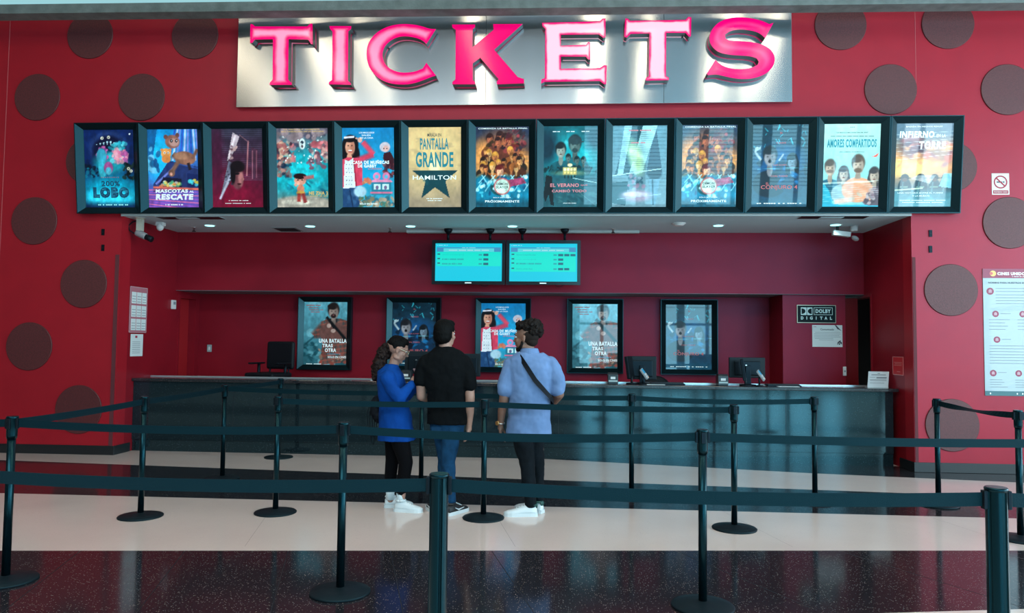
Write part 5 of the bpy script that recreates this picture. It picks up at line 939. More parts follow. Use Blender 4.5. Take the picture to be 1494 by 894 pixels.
kb(1.38, 0.60, 0.44, 'black keyboard on the counter right of the middle card reader'); kb(2.83, 0.60, 0.42, 'black keyboard on the counter in front of the red pier')
def receipt(x, y, lab):
    t = thing('receipt_printer', lab, 'printer', (x, y, ZT), 'receipt printers')
    G().box(-0.065, -0.07, 0, 0.065, 0.07, 0.125).build('printer_body', mat('printer_black', (0.02, 0.024, 0.028), 0.3), t, bevel=0.006)
    G().box(-0.060, -0.066, 0.125, 0.060, 0.066, 0.140).build('lid', BLKG, t, bevel=0.004); G().box(-0.03, -0.072, 0.062, 0.03, -0.070, 0.092).build('label', WHITE, t); G().box(-0.055, -0.078, 0.028, 0.055, -0.070, 0.048).build('paper_slot', mat('slot_pale', (0.4, 0.5, 0.5), 0.4), t)
receipt(0.69, 0.58, 'small black receipt printer with white label, under the fourth lower poster'); receipt(2.065, 0.56, 'small black receipt printer with white label, left of the pier monitor')
receipt(-1.97, 0.56, 'small black receipt printer in front of the woman')
for x, y, w_, r, lab in ((1.22, 0.52, 0.24, 0.02, 'white paper sheet in front of the middle keyboard'), (2.86, 0.50, 0.26, -0.03, 'white paper sheet in front of the keyboard at the pier'), (-2.35, 0.60, 0.2, 0.0, 'white paper sheet on the counter left of the woman'), (-0.15, 0.62, 0.22, 0.0, 'white paper on the counter right of the man in black')):
    tag(G().box(-w_ / 2, -0.06, 0, w_ / 2, 0.06, 0.003).build('paper_sheet', PAPER), lab, 'paper', 'loose papers on the counter').location = (x, y, ZT)
t = thing('tabletop_sign', 'white tilted price card in an acrylic stand at the right counter end', 'sign stand', (3.965, 0.55, ZT))
R = Matrix.Rotation(-0.28, 4, 'X') @ Matrix.Shear('XY', 4, (0, 0)) 
S = lambda a, b, d=0.0: (-0.125 + a * 0.25 + b * 0.04, -0.02 + b * 0.06 - d, 0.004 + b * 0.195)
g = G().use(mat('card_white', (0.75, 0.80, 0.82), 0.3, coat=0.5)).quad(S, 0, 0, 1, 1, 0, 0.005); b = g.build('card', None, t)
g = G().use(PRINTG)
for q in ((.15, .76, .85, .81), (.08, .62, .35, .64), (.4, .56, .9, .65), (.08, .48, .9, .50), (.1, .42, .9, .45), (.1, .3, .8, .315), (.1, .24, .8, .255), (.44, .86, .56, .90)): g.quad(S, *q, 0.0052, 0.0003)
g.build('print', None, b); G().box(-0.125, -0.035, 0, 0.125, 0.06, 0.004).build('acrylic_foot', mat('acrylic_pale', (0.6, 0.7, 0.7), 0.15), t)

# ------------------------------------------------------------ chair behind the counter, and a second seat back
t = thing('office_chair', 'black padded office chair with armrests behind the counter at the left', 'chair', (-4.03, 1.42, 0), None, -0.28); LEA = mat('black_leatherette', (0.004, 0.006, 0.009), 0.5, spec=0.2)
g = G(); g.box(-0.232, 0.0, 1.04, 0.232, 0.07, 1.44, Matrix.Rotation(-0.03, 4, 'X')); g.build('backrest', LEA, t, bevel=0.035, seg=4)
g = G(); g.box(-0.24, -0.42, 0.925, 0.24, 0.03, 1.0); g.build('seat', LEA, t, bevel=0.03, seg=4)
for s_ in (-1, 1):
    G().box(s_ * 0.225 - 0.035, -0.32, 1.115, s_ * 0.225 + 0.035, -0.02, 1.14).build('armrest', BLK, t, bevel=0.012)
    G().tube([(s_ * 0.225, -0.12, 1.12), (s_ * 0.225, -0.12, 1.0), (s_ * 0.20, -0.12, 0.94)], 0.022).build('arm_support', BLK, t)
    G().tube([(s_ * 0.16, 0.05, 1.08), (s_ * 0.16, 0.04, 1.0), (s_ * 0.15, -0.05, 0.95)], 0.013).build('back_support', BLK, t)
G().cyl((0, -0.2, 0.10), (0, -0.2, 0.93), 0.028).build('gas_column', BLK, t)
G().lathe([(0.20, 0.42), (0.21, 0.43), (0.20, 0.44)], 24, Matrix.Translation((0, -0.2, 0))).build('foot_ring', BLK, t)
for k in range(5):
    a = 2 * PI * k / 5; e_ = (0.28 * math.cos(a), -0.2 + 0.28 * math.sin(a), 0.06); l = G().tube([(0, -0.2, 0.12), e_], [0.022, 0.014]).build('base_leg', BLK, t)
    g = G(); g.ell((e_[0], e_[1], 0.028), (0.028, 0.028, 0.028)); g.build('caster', BLK, l)
t = thing('swivel_chair', 'rounded black chair top showing over the middle keyboard', 'chair', (1.34, 1.45, 0))
g = G(); g.ell((0, 0, 0.86), (0.21, 0.05, 0.16)); g.build('backrest', LEA, t); g = G(); g.ell((0, -0.0, 0.50), (0.22, 0.20, 0.05)); g.build('seat', LEA, t)
G().cyl((0, 0, 0.06), (0, 0, 0.48), 0.025).cyl((0, 0.05, 0.5), (0, 0.04, 0.75), 0.015).build('gas_column', BLK, t)
for k in range(5):
    a = 2 * PI * k / 5; G().tube([(0, 0, 0.09), (0.27 * math.cos(a), 0.27 * math.sin(a), 0.02)], [0.022, 0.016]).build('base_leg', BLK, t)

# ------------------------------------------------------------ belt barrier posts
HP = 0.98
BASEM = mat('black_base_coat', (0.006, 0.010, 0.013), 0.5, spec=0.25, tint=(0.4, 0.85, 1.0))
def post_proto(loc):
    t = thing('barrier_post', 'black belt post', 'barrier post', loc, 'belt barrier posts')
    G().lathe([(0.172, 0.0), (0.174, 0.008), (0.168, 0.014), (0.10, 0.026), (0.040, 0.032), (0.026, 0.036)], 48).build('base', BASEM, t)
    G().cyl((0, 0, 0.034), (0, 0, 0.86), 0.0235, n=24).build('pole', POLE, t)
    g = G(); g.lathe([(0.0275, 0.845), (0.0295, 0.865), (0.0305, 0.962), (0.033, 0.966), (0.033, 0.976), (0.029, HP)], 24); h = g.build('belt_head', POLE, t)
    for k in range(4):
        a = PI / 2 * k; T = Matrix.Rotation(a, 4, 'Z'); g = G(); g.box(0.026, -0.012, 0.905, 0.0395, 0.012, 0.966, T); g.build('belt_clip', BLK, h, bevel=0.002)
    return t
def post_thick(loc, label):
    t = thing('barrier_post', label, 'barrier post', loc, 'belt barrier posts')
    G().lathe([(0.178, 0.0), (0.18, 0.010), (0.172, 0.016), (0.10, 0.030), (0.050, 0.036), (0.036, 0.040)], 48).build('base', BASEM, t)
    g = G(); n = 64; prof = []                         # extruded tube with four grooves
    for k in range(n):
        a = 2 * PI * k / n; q = (k + 4) % 16; r = 0.0335 if q not in (7, 8, 9) else (0.0285 if q != 8 else 0.027); prof.append((r * math.cos(a), r * math.sin(a)))
    vs = [(x, y, z) for z in (0.038, HP - 0.012) for x, y in prof]
    g.add(vs, [(k, (k + 1) % n, (k + 1) % n + n, k + n) for k in range(n)] + [tuple(range(n, 2 * n))]); g.build('pole', POLE, t)
    G().lathe([(0.036, HP - 0.014), (0.0365, HP - 0.004), (0.033, HP)], 32).build('top_cap', POLE, t)
    for s_ in (-1, 1): G().box(s_ * 0.033, -0.012, HP - 0.075, s_ * 0.046, 0.012, HP - 0.012).build('belt_clip', BLK, t, bevel=0.002)
    return t
P_ = dict(a=(-3.289, -4.688), B=(-1.252, -4.699), A=(0.809, -4.734), A2=(2.90, -4.70), D=(-3.407, -3.058), E=(-2.378, -2.801), C=(-0.614, -2.804), F=(1.399, -2.94), G=(-3.463, 0.075),
          L=(-3.505, -1.375), M=(-1.36, -1.62), H=(0.699, -1.817), I=(2.391, -1.852), J=(3.505, -1.846), R=(3.522, -3.035), f1=(-0.428, -6.299), f2=(1.494, -6.325), f0=(-2.38, -6.29), f3=(3.42, -6.3), a0=(-5.35, -4.68), R2=(5.4, -3.1))
PL = dict(a='black belt post nearest the left picture edge', B='black belt post in the second row left of the woman, smudge on its base', A='belt post right of the man in blue with base cut off below',
 A2='black belt post beyond the right picture edge in the second row', D='black belt post before the left end of the counter on the cream floor', E='black belt post on the cream floor directly before the far left post',
 C='black belt post standing between the man in black and the man in blue', F='black belt post on the cream floor right of the centre, double clips on its head', G='black belt post farthest back, touching distance from the counter',
 L='black belt post in the far row behind the left cream-floor post', M='black belt post half hidden behind the man in the black T-shirt', H='black belt post in the far row right of the man in blue', I='black belt post in the far row before the right half of the counter',
 J='black belt post in front of the right pink wall disc', R='black belt post at the right picture edge under the rules board', a0='black belt post beyond the left picture edge', R2='black belt post beyond the right picture edge near the wall')
proto = None
for k, (x, y) in P_.items():
    if k[0] == 'f' and len(k) == 2:
        post_thick((x, y, 0), dict(f1='thick grooved black post closest to the camera near the middle', f2='thick grooved black post closest to the camera at the right', f0='thick black post beyond the left picture edge', f3='thick black post beyond the right picture edge')[k]); continue
    if proto is None: o = proto = post_proto((x, y, 0))
    else: o = dup(proto, (x, y, 0), 0.0)
    o['label'] = PL[k]
def belt(p, q, lab, sag=0.012, twist=0.0, zq=None, r=0.038):
    a = Vector((*P_[p], 0)); b = Vector((*P_[q], 0)); d = (b - a).normalized(); a += d * r; b -= d * r; n = 24; g = G(); nr = Vector((-d.y, d.x, 0)); hw = 0.0235; th = 0.0009
    vs = []
    for i in range(n + 1):
        s_ = i / n; c = a.lerp(b, s_); z = 0.937 - sag * 4 * s_ * (1 - s_); tw = twist * math.sin(PI * s_) ** 2
        up = Vector((0, 0, 1)) * math.cos(tw) + nr * math.sin(tw); nn = nr * math.cos(tw) - Vector((0, 0, 1)) * math.sin(tw)
        c.z = z
        vs += [c + up * hw + nn * th, c - up * hw + nn * th, c - up * hw - nn * th, c + up * hw - nn * th]
    fs = [(0, 1, 2, 3), (4 * n + 3, 4 * n + 2, 4 * n + 1, 4 * n)]
    for i in range(n):
        for k in range(4): k2 = (k + 1) % 4; fs.append((4 * i + k, 4 * i + 4 + k, 4 * i + 4 + k2, 4 * i + k2))
    g.add(vs, fs); tag(g.build('barrier_belt', BELT), lab, 'belt', 'retractable barrier belts')
r_ = 0.045
belt('f0', 'f1', 'dark belt closest to the camera running out at the left edge', 0.022, r=r_); belt('f1', 'f2', 'dark belt between the two thick posts closest to the camera', 0.020, r=r_); belt('f2', 'f3', 'short bit of dark belt right of the closest right post', 0.015, r=r_)
belt('a0', 'a', 'dark belt leaving the left edge post towards the left', 0.02); belt('a', 'B', 'dark belt of the second row in front of the left posts', 0.022); belt('B', 'A', 'dark belt of the second row crossing the hips of the three people', 0.026); belt('A', 'A2', 'dark belt of the second row running out at the right edge', 0.012)
belt('a', 'D', 'dark belt slanting back from the left edge post over the lowest left disc', 0.008); belt('D', 'L', 'dark belt slanting back in front of the left counter end', 0.008); belt('L', 'G', 'dark belt leading to the farthest post by the counter', 0.008)
belt('E', 'C', 'dark belt crossing the waists of the woman and the man in black', 0.012); belt('C', 'F', 'dark belt crossing the waist of the man in blue', 0.012)
belt('L', 'M', 'dark belt of the far row along the left counter front', 0.012); belt('M', 'H', 'dark belt of the far row hidden mostly behind the men', 0.012); belt('H', 'I', 'dark belt of the far row along the right counter front', 0.020)
belt('J', 'R', 'slack twisted dark belt in front of the right wall', 0.015, 1.25); belt('R', 'R2', 'dark belt running right from the right edge post', 0.012)

# ------------------------------------------------------------ people
SK1 = mat('skin_light', (0.44, 0.24, 0.18), 0.5, noise=(30, 0.06)); SK2 = mat('skin_tan', (0.25, 0.125, 0.085), 0.5, noise=(30, 0.06)); SK3 = mat('skin_warm', (0.38, 0.20, 0.15), 0.5, noise=(30, 0.06))
HAIRB = mat('hair_black', (0.002, 0.002, 0.002), 0.65, spec=0.12, bump=(120, 0.5, (1, 1, 0.3))); HAIRC = mat('hair_curly_brown', (0.014, 0.006, 0.005), 0.6, spec=0.2, noise=(40, 0.5), bump=(70, 0.8)); HAIRD = mat('hair_dark_brown', (0.007, 0.004, 0.003), 0.6, spec=0.2, noise=(50, 0.5), bump=(90, 0.8))
STUB = mat('short_faded_hair', (0.018, 0.012, 0.010), 0.8, spec=0.15)
TEE = mat('black_cotton', (0.003, 0.004, 0.005), 0.9, spec=0.12, bump=(300, 0.15)); DENIM = mat('blue_denim', (0.006, 0.042, 0.100), 0.85, spec=0.15, noise=(14, 0.35), bump=(400, 0.3)); SHIRT = mat('light_blue_shirt', (0.15, 0.25, 0.46), 0.85, spec=0.2, noise=(9, 0.10), bump=(500, 0.15))
ROYAL = mat('royal_blue_jersey', (0.001, 0.050, 0.26), 0.85, spec=0.15, noise=(9, 0.12), bump=(400, 0.15)); BPANT = mat('black_trousers', (0.005, 0.008, 0.011), 0.9, spec=0.12, noise=(12, 0.3), bump=(200, 0.2)); LEGG = mat('black_leggings', (0.002, 0.002, 0.003), 0.9, spec=0.12)
SHOEW = mat('white_leather', (0.68, 0.74, 0.76), 0.45); SHOEK = mat('black_shoe', (0.012, 0.012, 0.014), 0.5); SOCK = mat('white_sock', (0.62, 0.72, 0.75), 0.8)

def seg(g, pts, rs):          # tapered limb with round joints
    for i, (p, r) in enumerate(zip(pts, rs)):
        g.ell(p, (r, r, r), None, 16, 10)
        if i: g.cyl(pts[i - 1], p, rs[i - 1], r, 16)
def loft(g, secs, n=28, pw=2.3):      # (cx, cy, z, rx, ry, yaw)
    vs = []; fs = []
    for cx, cy, z, rx, ry, yw in secs:
        for k in range(n):
            a = 2 * PI * k / n; c, s_ = math.cos(a), math.sin(a)
            x = math.copysign(abs(c) ** (2 / pw), c) * rx; y = math.copysign(abs(s_) ** (2 / pw), s_) * ry
            vs.append((cx + x * math.cos(yw) - y * math.sin(yw), cy + x * math.sin(yw) + y * math.cos(yw), z))
    m = len(secs)
    for i in range(m - 1):
        for k in range(n):
            k2 = (k + 1) % n; fs.append((i * n + k, i * n + k2, (i + 1) * n + k2, (i + 1) * n + k))
    fs += [tuple(range(n))[::-1], tuple((m - 1) * n + k for k in range(n))]
    g.add(vs, fs)
CLOUD = {}
def remesh(o, vox, sm=6, disp=0.0, size=0.12):
    r = o.modifiers.new('remesh', 'REMESH'); r.mode = 'VOXEL'; r.voxel_size = vox; r.use_smooth_shade = True
    s_ = o.modifiers.new('smooth', 'SMOOTH'); s_.factor = 0.6; s_.iterations = sm
    if disp:
        if size not in CLOUD:
            tx = bpy.data.textures.new('folds', 'CLOUDS'); tx.noise_scale = size; tx.noise_depth = 2; CLOUD[size] = tx
        d = o.modifiers.new('folds', 'DISPLACE'); d.texture = CLOUD[size]; d.strength = disp; d.mid_level = 0.5
def hand(g, w, y, z, side=1, curl=0.6, k=1.0):      # wrist point, finger direction, back-of-hand normal
    w = Vector(w); Y = Vector(y).normalized(); Z = Vector(z); Z = (Z - Y * Z.dot(Y)).normalized(); X = Y.cross(Z) * side
    R = Matrix((X, Y, Z)).transposed()
    P = lambda a, b, c: w + (X * a + Y * b + Z * c) * k
    g.ell(P(0, 0.045, 0), (0.036 * k, 0.046 * k, 0.015 * k), R); g.cyl(P(0, -0.02, 0), P(0, 0.03, 0), 0.024 * k, 0.027 * k)
    for q, (x, L) in enumerate(((0.027, 0.066), (0.009, 0.075), (-0.009, 0.069), (-0.026, 0.053))):
        p = P(x, 0.078, 0); pts = [P(x, 0.06, 0), p]; a = 0.2 * curl
        for s_, f in enumerate((0.42, 0.32, 0.26)):
            a += curl * (0.35, 0.75, 0.6)[s_]; p = p + (Y * math.cos(a) - Z * math.sin(a)) * L * f * k; pts.append(p)
        seg(g, pts, [0.0090 * k, 0.0088 * k, 0.0080 * k, 0.0075 * k, 0.0064 * k])
    seg(g, [P(0.022, 0.012, -0.004), P(0.044, 0.040, -0.014), P(0.047, 0.066, -0.026), P(0.040, 0.086, -0.034)], [0.013 * k, 0.0105 * k, 0.0095 * k, 0.008 * k])
def head_parts(g, T, k=1.0):
    R3 = T.to_3x3()
    def e(c, r, rot=None): g.ell(T @ (Vector(c) * k), [v * k for v in r], R3 @ rot if rot is not None else R3, 18, 12)
    e((0, -0.016, 0.030), (0.074, 0.094, 0.084)); e((0, 0.022, -0.030), (0.058, 0.064, 0.080)); e((0, 0.060, -0.088), (0.024, 0.022, 0.019))
    e((0, 0.094, -0.020), (0.013, 0.016, 0.013)); e((0, 0.084, 0.004), (0.008, 0.014, 0.028), Matrix.Rotation(0.25, 3, 'X')); e((0, 0.070, 0.030), (0.048, 0.018, 0.014))
    e((0, 0.080, -0.048), (0.021, 0.011, 0.007)); e((0, 0.078, -0.060), (0.019, 0.011, 0.008))
    for s_ in (-1, 1): e((s_ * 0.034, 0.058, -0.020), (0.022, 0.020, 0.022)); e((s_ * 0.046, 0.012, -0.070), (0.014, 0.030, 0.016)); e((s_ * 0.076, -0.006, -0.008), (0.008, 0.017, 0.030), Matrix.Rotation(s_ * 0.3, 3, 'Z')); e((s_ * 0.081, -0.010, 0.006), (0.006, 0.012, 0.014))
def eyes(T, parent, k=1.0):
    for s_ in (-1, 1):
        g = G(); g.ell(T @ (Vector((s_ * 0.031, 0.073, 0.010)) * k), (0.011 * k, 0.011 * k, 0.009 * k)); ey = g.build('eye', mat('eye_white', (0.6, 0.6, 0.6), 0.3), parent)
        g = G(); g.ell(T @ (Vector((s_ * 0.031, 0.0815, 0.010)) * k), (0.005 * k, 0.004 * k, 0.005 * k)); g.build('iris', HAIRB, ey)
        g = G(); g.ell(T @ (Vector((s_ * 0.033, 0.083, 0.034)) * k), (0.018 * k, 0.006 * k, 0.004 * k), T.to_3x3()); g.build('eyebrow', HAIRB, parent)
def HT(c, yaw, pitch=0.0, roll=0.0): return Matrix.Translation(c) @ Matrix.Rotation(yaw, 4, 'Z') @ Matrix.Rotation(pitch, 4, 'X') @ Matrix.Rotation(roll, 4, 'Y')
def curls(T, spots, n, r0, r1, seed, k=1.0):       # clusters of small locks around (centre, radii) blobs
    g = G(); rs = random.Random(seed); R3 = T.to_3x3()
    for c, r in spots:
        g.ell(T @ Vector(c), r, R3, 16, 10)
        for _ in range(n):
            d = Vector((rs.gauss(0, 1), rs.gauss(0, 1), rs.gauss(0, 1))).normalized(); p = Vector(c) + Vector((d.x * r[0], d.y * r[1], d.z * r[2])) * rs.uniform(0.92, 1.06); q = rs.uniform(r0, r1)
            g.ell(T @ p, (q, q, q), None, 8, 6)
    return g
def shoe(parent, heel, ang, up, sole, L=0.275, name='shoe', accent=None, swoosh=None):   # ang: direction of the toe, 0 = +x
    T = Matrix.Translation(heel) @ Matrix.Rotation(ang - PI / 2, 4, 'Z')
    prof = [(0.0, .024, .060), (0.012, .034, .078), (0.05, .039, .088), (0.09, .040, .086), (0.13, .042, .072), (0.17, .046, .056), (0.21, .047, .046), (0.245, .040, .038), (0.268, .024, .028), (0.275, .010, .020)]
    g = G(); vs = []; n = 14
    for y, hw, h in prof:
        for k in range(n):
            a = PI * k / (n - 1); vs.append(T @ Vector((hw * math.cos(a) * (0.94 if 0 < k < n - 1 else 1.0), y * L / 0.275, 0.020 + (h - 0.012) * max(0.0, math.sin(a)) ** 0.8)))
    fs = []
    for i in range(len(prof) - 1):
        for k in range(n):
            k2 = (k + 1) % n; fs.append((i * n + k, i * n + k2, (i + 1) * n + k2, (i + 1) * n + k))
    fs += [tuple(range(n))[::-1], tuple((len(prof) - 1) * n + k for k in range(n))]
    g.add(vs, fs, True); s_ = g.build(name, up, parent)
    g = G(); pts = [(hw + 0.004, y) for y, hw, h in prof] + [(-hw - 0.004, y) for y, hw, h in prof[::-1]]
    pts[0] = (pts[0][0], -0.006); pts[-1] = (pts[-1][0], -0.006)
    g.prism([(a, b * L / 0.275) for a, b in pts], lambda a, b, d: T @ Vector((a, b, d)), 0.0, 0.026); g.build('sole', sole, s_, bevel=0.004)
    g = G(); g.tube([T @ Vector((0.036 * math.cos(a), 0.048 + 0.040 * math.sin(a), 0.094)) for a in np.linspace(0, 2 * PI, 17)], 0.009, 8); g.build('collar', accent or up, s_)
    for q in range(4): yy = (0.105 + q * 0.022) * L / 0.275; hz = 0.098 - q * 0.0095; G().tube([T @ Vector((-0.020, yy, hz - 0.010)), T @ Vector((0, yy, hz)), T @ Vector((0.020, yy, hz - 0.010))], 0.0032, 6).build('lace', sole if up is SHOEK else SHOEW, s_)
    if accent:
        g = G(); g.ell(T @ Vector((0, 0.004, 0.082)), (0.026, 0.010, 0.022), T.to_3x3()); g.build('heel_tab', accent, s_)
    if swoosh:
        for sx in (-1, 1): G().tube([T @ Vector((sx * 0.041, 0.06, 0.06)), T @ Vector((sx * 0.045, 0.10, 0.040)), T @ Vector((sx * 0.049, 0.17, 0.050))], [0.003, 0.007, 0.003], 6).build('side_stripe', swoosh, s_)
    return s_
def person(label, loc):
    t = thing('person', label, 'person', (0, 0, 0), 'people waiting at the counter'); return t
def settle(t, loc):      # put the Empty at the feet and keep the parts where they stand
    for c in t.children:
        c.matrix_parent_inverse = Matrix.Translation((-loc[0], -loc[1], 0))
    t.location = (loc[0], loc[1], 0)
V = Vector

# --- man in the black T-shirt
t = person('person in black T-shirt and blue jeans standing in the middle with back turned', None); y0 = -2.63
Th = HT((-0.983, y0 + 0.015, 1.518), -0.42, -0.02)
g = G(); head_parts(g, Th, 1.08); seg(g, [(-0.978, y0 - 0.01, 1.36), (-0.982, y0, 1.45)], [0.056, 0.054])
loft(g, [(-0.957, y0, .74, .13, .08, 0), (-0.96, y0, 1.0, .13, .08, 0), (-0.975, y0, 1.22, .17, .09, 0), (-0.978, y0, 1.33, .11, .06, 0), (-0.978, y0, 1.40, .05, .05, 0)])
seg(g, [(-0.805, y0, 1.255), (-0.768, y0 - .02, 1.12), (-0.757, y0 - .02, .985), (-0.762, y0 + .01, .85), (-0.768, y0 + .03, .735)], [.040, .044, .041, .037, .025])
seg(g, [(-1.150, y0, 1.255), (-1.185, y0 - .01, 1.12), (-1.185, y0 + .01, .985), (-1.150, y0 + .13, .955), (-1.09, y0 + .25, .94)], [.040, .044, .041, .036, .025])
hand(g, (-0.770, y0 + .035, .725), (-0.06, .10, -1), (1, -.2, 0), -1, 0.55); hand(g, (-1.075, y0 + .26, .94), (.6, .6, 0), (0, 0, 1), 1, 0.8)
seg(g, [(-0.90, y0 - .02, .80), (-0.93, y0 - .04, .43), (-0.905, y0 - .06, .08)], [.07, .045, .033]); seg(g, [(-1.02, y0 + .03, .80), (-0.98, y0 + .07, .43), (-1.01, y0 - .02, .08)], [.07, .045, .033])
b = g.build('body', SK1, t); remesh(b, 0.0055, 4)
g = G(); k = 1.08
for c, r in (((0, -0.022, 0.045), (0.080, 0.096, 0.082)), ((0, -0.045, -0.020), (0.074, 0.070, 0.062)), ((0, -0.034, 0.012), (0.079, 0.086, 0.072)), ((0, 0.030, 0.088), (0.062, 0.052, 0.034))): g.ell(Th @ V([q * k for q in c]), [q * k for q in r], Th.to_3x3(), 24, 16)
h = g.build('hair', HAIRB, t); remesh(h, 0.005, 8, 0.004, 0.02); eyes(Th, t, 1.08)
g = G(); loft(g, [(-0.955, y0, .752, .176, .112, 0), (-0.955, y0, .85, .172, .108, 0), (-0.962, y0, 1.0, .168, .106, 0), (-0.972, y0, 1.12, .192, .122, 0), (-0.977, y0, 1.23, .212, .122, 0), (-0.978, y0, 1.31, .205, .105, 0), (-0.978, y0, 1.365, .150, .085, 0), (-0.979, y0, 1.415, .072, .068, 0)])
seg(g, [(-0.818, y0, 1.275), (-0.775, y0 - .01, 1.18), (-0.768, y0 - .02, 1.09)], [.073, .066, .066]); seg(g, [(-1.142, y0, 1.275), (-1.182, y0 - .01, 1.18), (-1.188, y0 - .01, 1.12)], [.073, .064, .061])
s_ = g.build('t_shirt', TEE, t); remesh(s_, 0.008, 5, 0.026, 0.09)
g = G(); loft(g, [(-0.955, y0, .66, .135, .09, 0), (-0.955, y0, .74, .152, .092, 0), (-0.955, y0, .84, .145, .085, 0)])
seg(g, [(-0.895, y0 - .02, .76), (-0.92, y0 - .03, .60), (-0.935, y0 - .04, .43), (-0.925, y0 - .05, .27), (-0.908, y0 - .06, .11)], [.080, .078, .062, .058, .050]); seg(g, [(-1.015, y0 + .03, .76), (-0.99, y0 + .05, .60), (-0.975, y0 + .06, .43), (-0.985, y0 + .02, .27), (-1.008, y0 - .02, .11)], [.080, .078, .062, .056, .048])
s_ = g.build('jeans', DENIM, t); remesh(s_, 0.008, 4, 0.016, 0.07)
for sx in (-1, 1): G().box(-0.955 + sx * 0.075 - 0.045, y0 - 0.100, .645, -0.955 + sx * 0.075 + 0.045, y0 - 0.088, .735).build('back_pocket', DENIM, t, bevel=0.006)
shoe(t, (-0.925, y0 - .12, 0), 1.05, SHOEK, SHOEW, name='shoe', swoosh=SHOEW); shoe(t, (-1.01, y0 - .085, 0), 2.0, SHOEK, SHOEW, name='shoe', swoosh=SHOEW)
settle(t, (-0.96, y0))

# --- man in the light blue shirt
t = person('person in light blue short sleeved shirt and dark trousers looking left', None); y0 = -2.62
Th = HT((-0.288, y0, 1.495), 1.32, -0.03)
g = G(); head_parts(g, Th, 1.03); seg(g, [(-0.252, y0, 1.34), (-0.268, y0, 1.42)], [0.058, 0.055])
loft(g, [(-0.25, y0, .72, .14, .10, 0), (-0.245, y0, 1.0, .15, .10, 0), (-0.24, y0, 1.20, .19, .10, 0), (-0.245, y0, 1.32, .13, .07, 0), (-0.25, y0, 1.38, .055, .055, 0)])
seg(g, [(-0.405, y0, 1.24), (-0.452, y0 - .02, 1.12), (-0.466, y0 - .03, .975), (-0.483, y0, .86), (-0.495, y0 + .02, .750)], [.042, .045, .041, .037, .026])
seg(g, [(-0.075, y0, 1.24), (-0.01, y0, 1.13), (0.005, y0 - .01, 1.02), (-0.035, y0 + .12, .955), (-0.08, y0 + .24, .92)], [.042, .047, .043, .037, .027])
hand(g, (-0.496, y0 + .022, .742), (0.02, .05, -1), (-1, .1, 0), 1, 0.5); hand(g, (-0.09, y0 + .25, .91), (-.7, .6, -.1), (0, 0, 1), -1, 0.9)
seg(g, [(-0.33, y0, .78), (-0.255, y0 - .04, .42), (-0.225, y0 - .05, .08)], [.07, .045, .033]); seg(g, [(-0.19, y0 + .05, .78), (-0.17, y0 + .09, .42), (-0.16, y0 + .10, .08)], [.07, .045, .033])
b = g.build('body', SK2, t); remesh(b, 0.0055, 4); eyes(Th, t, 1.03)
g = curls(Th, [((0, -0.030, 0.105), (0.094, 0.098, 0.048)), ((0, -0.095, 0.066), (0.082, 0.060, 0.058)), ((0, 0.034, 0.106), (0.074, 0.042, 0.034)), ((0, -0.06, 0.12), (0.07, 0.07, 0.045))], 60, 0.011, 0.020, 5)
h = g.build('hair', HAIRD, t); remesh(h, 0.005, 1, 0.012, 0.015)
g = G()
for c, r in (((0, -0.030, 0.02), (0.079, 0.094, 0.076)), ((0, -0.055, -0.030), (0.064, 0.054, 0.046))): g.ell(Th @ V(c), r, Th.to_3x3(), 24, 16)
g.build('faded_hair', STUB, t)
g = G()
for c, r in (((0, 0.064, -0.092), (0.030, 0.025, 0.024)), ((0, 0.088, -0.040), (0.020, 0.009, 0.004))): g.ell(Th @ V(c), r, Th.to_3x3())
for sx in (-1, 1): seg(g, [Th @ V((sx * 0.060, 0.012, -0.035)), Th @ V((sx * 0.056, 0.022, -0.070)), Th @ V((sx * 0.034, 0.050, -0.090))], [.012, .014, .015])
h = g.build('beard', HAIRD, t); remesh(h, 0.005, 1, 0.006, 0.015)
g = G(); loft(g, [(-0.252, y0, .682, .188, .135, 0), (-0.252, y0, .76, .186, .132, 0), (-0.250, y0, .90, .176, .125, 0), (-0.243, y0, 1.02, .176, .125, 0), (-0.238, y0, 1.14, .196, .126, 0), (-0.238, y0, 1.24, .215, .122, 0), (-0.242, y0, 1.315, .195, .105, 0), (-0.250, y0, 1.370, .120, .085, 0)])
seg(g, [(-0.400, y0, 1.270), (-0.440, y0 - .02, 1.15), (-0.452, y0 - .03, 1.055)], [.074, .070, .072]); seg(g, [(-0.075, y0, 1.270), (-0.015, y0 - .01, 1.15), (-0.010, y0 - .01, 1.06)], [.074, .070, .068])
s_ = g.build('shirt', SHIRT, t); remesh(s_, 0.007, 4, 0.034, 0.14)
g = G(); loft(g, [(-0.250, y0 - .005, 1.340, .095, .088, 0), (-0.254, y0 - .003, 1.410, .074, .072, 0)], pw=2.0); c_ = g.build('shirt_collar', SHIRT, s_, bevel=0.008)
g = G(); loft(g, [(-0.255, y0, .66, .150, .11, 0), (-0.252, y0, .78, .160, .115, 0)])
seg(g, [(-0.320, y0 - .01, .72), (-0.292, y0 - .02, .58), (-0.258, y0 - .04, .42), (-0.245, y0 - .05, .26), (-0.228, y0 - .05, .11)], [.092, .082, .064, .060, .050]); seg(g, [(-0.205, y0 + .04, .72), (-0.195, y0 + .07, .58), (-0.178, y0 + .09, .42), (-0.172, y0 + .10, .26), (-0.165, y0 + .10, .11)], [.085, .075, .060, .056, .048])
s_ = g.build('trousers', BPANT, t); remesh(s_, 0.008, 4, 0.018, 0.07)
DG = mat('dark_green_tab', (0.01, 0.07, 0.06), 0.5)
shoe(t, (-0.175, y0 - .045, 0), PI + 0.12, SHOEW, SHOEW, L=0.28, accent=DG); shoe(t, (-0.130, y0 + .055, 0), PI - 0.55, SHOEW, SHOEW, L=0.28, accent=DG)
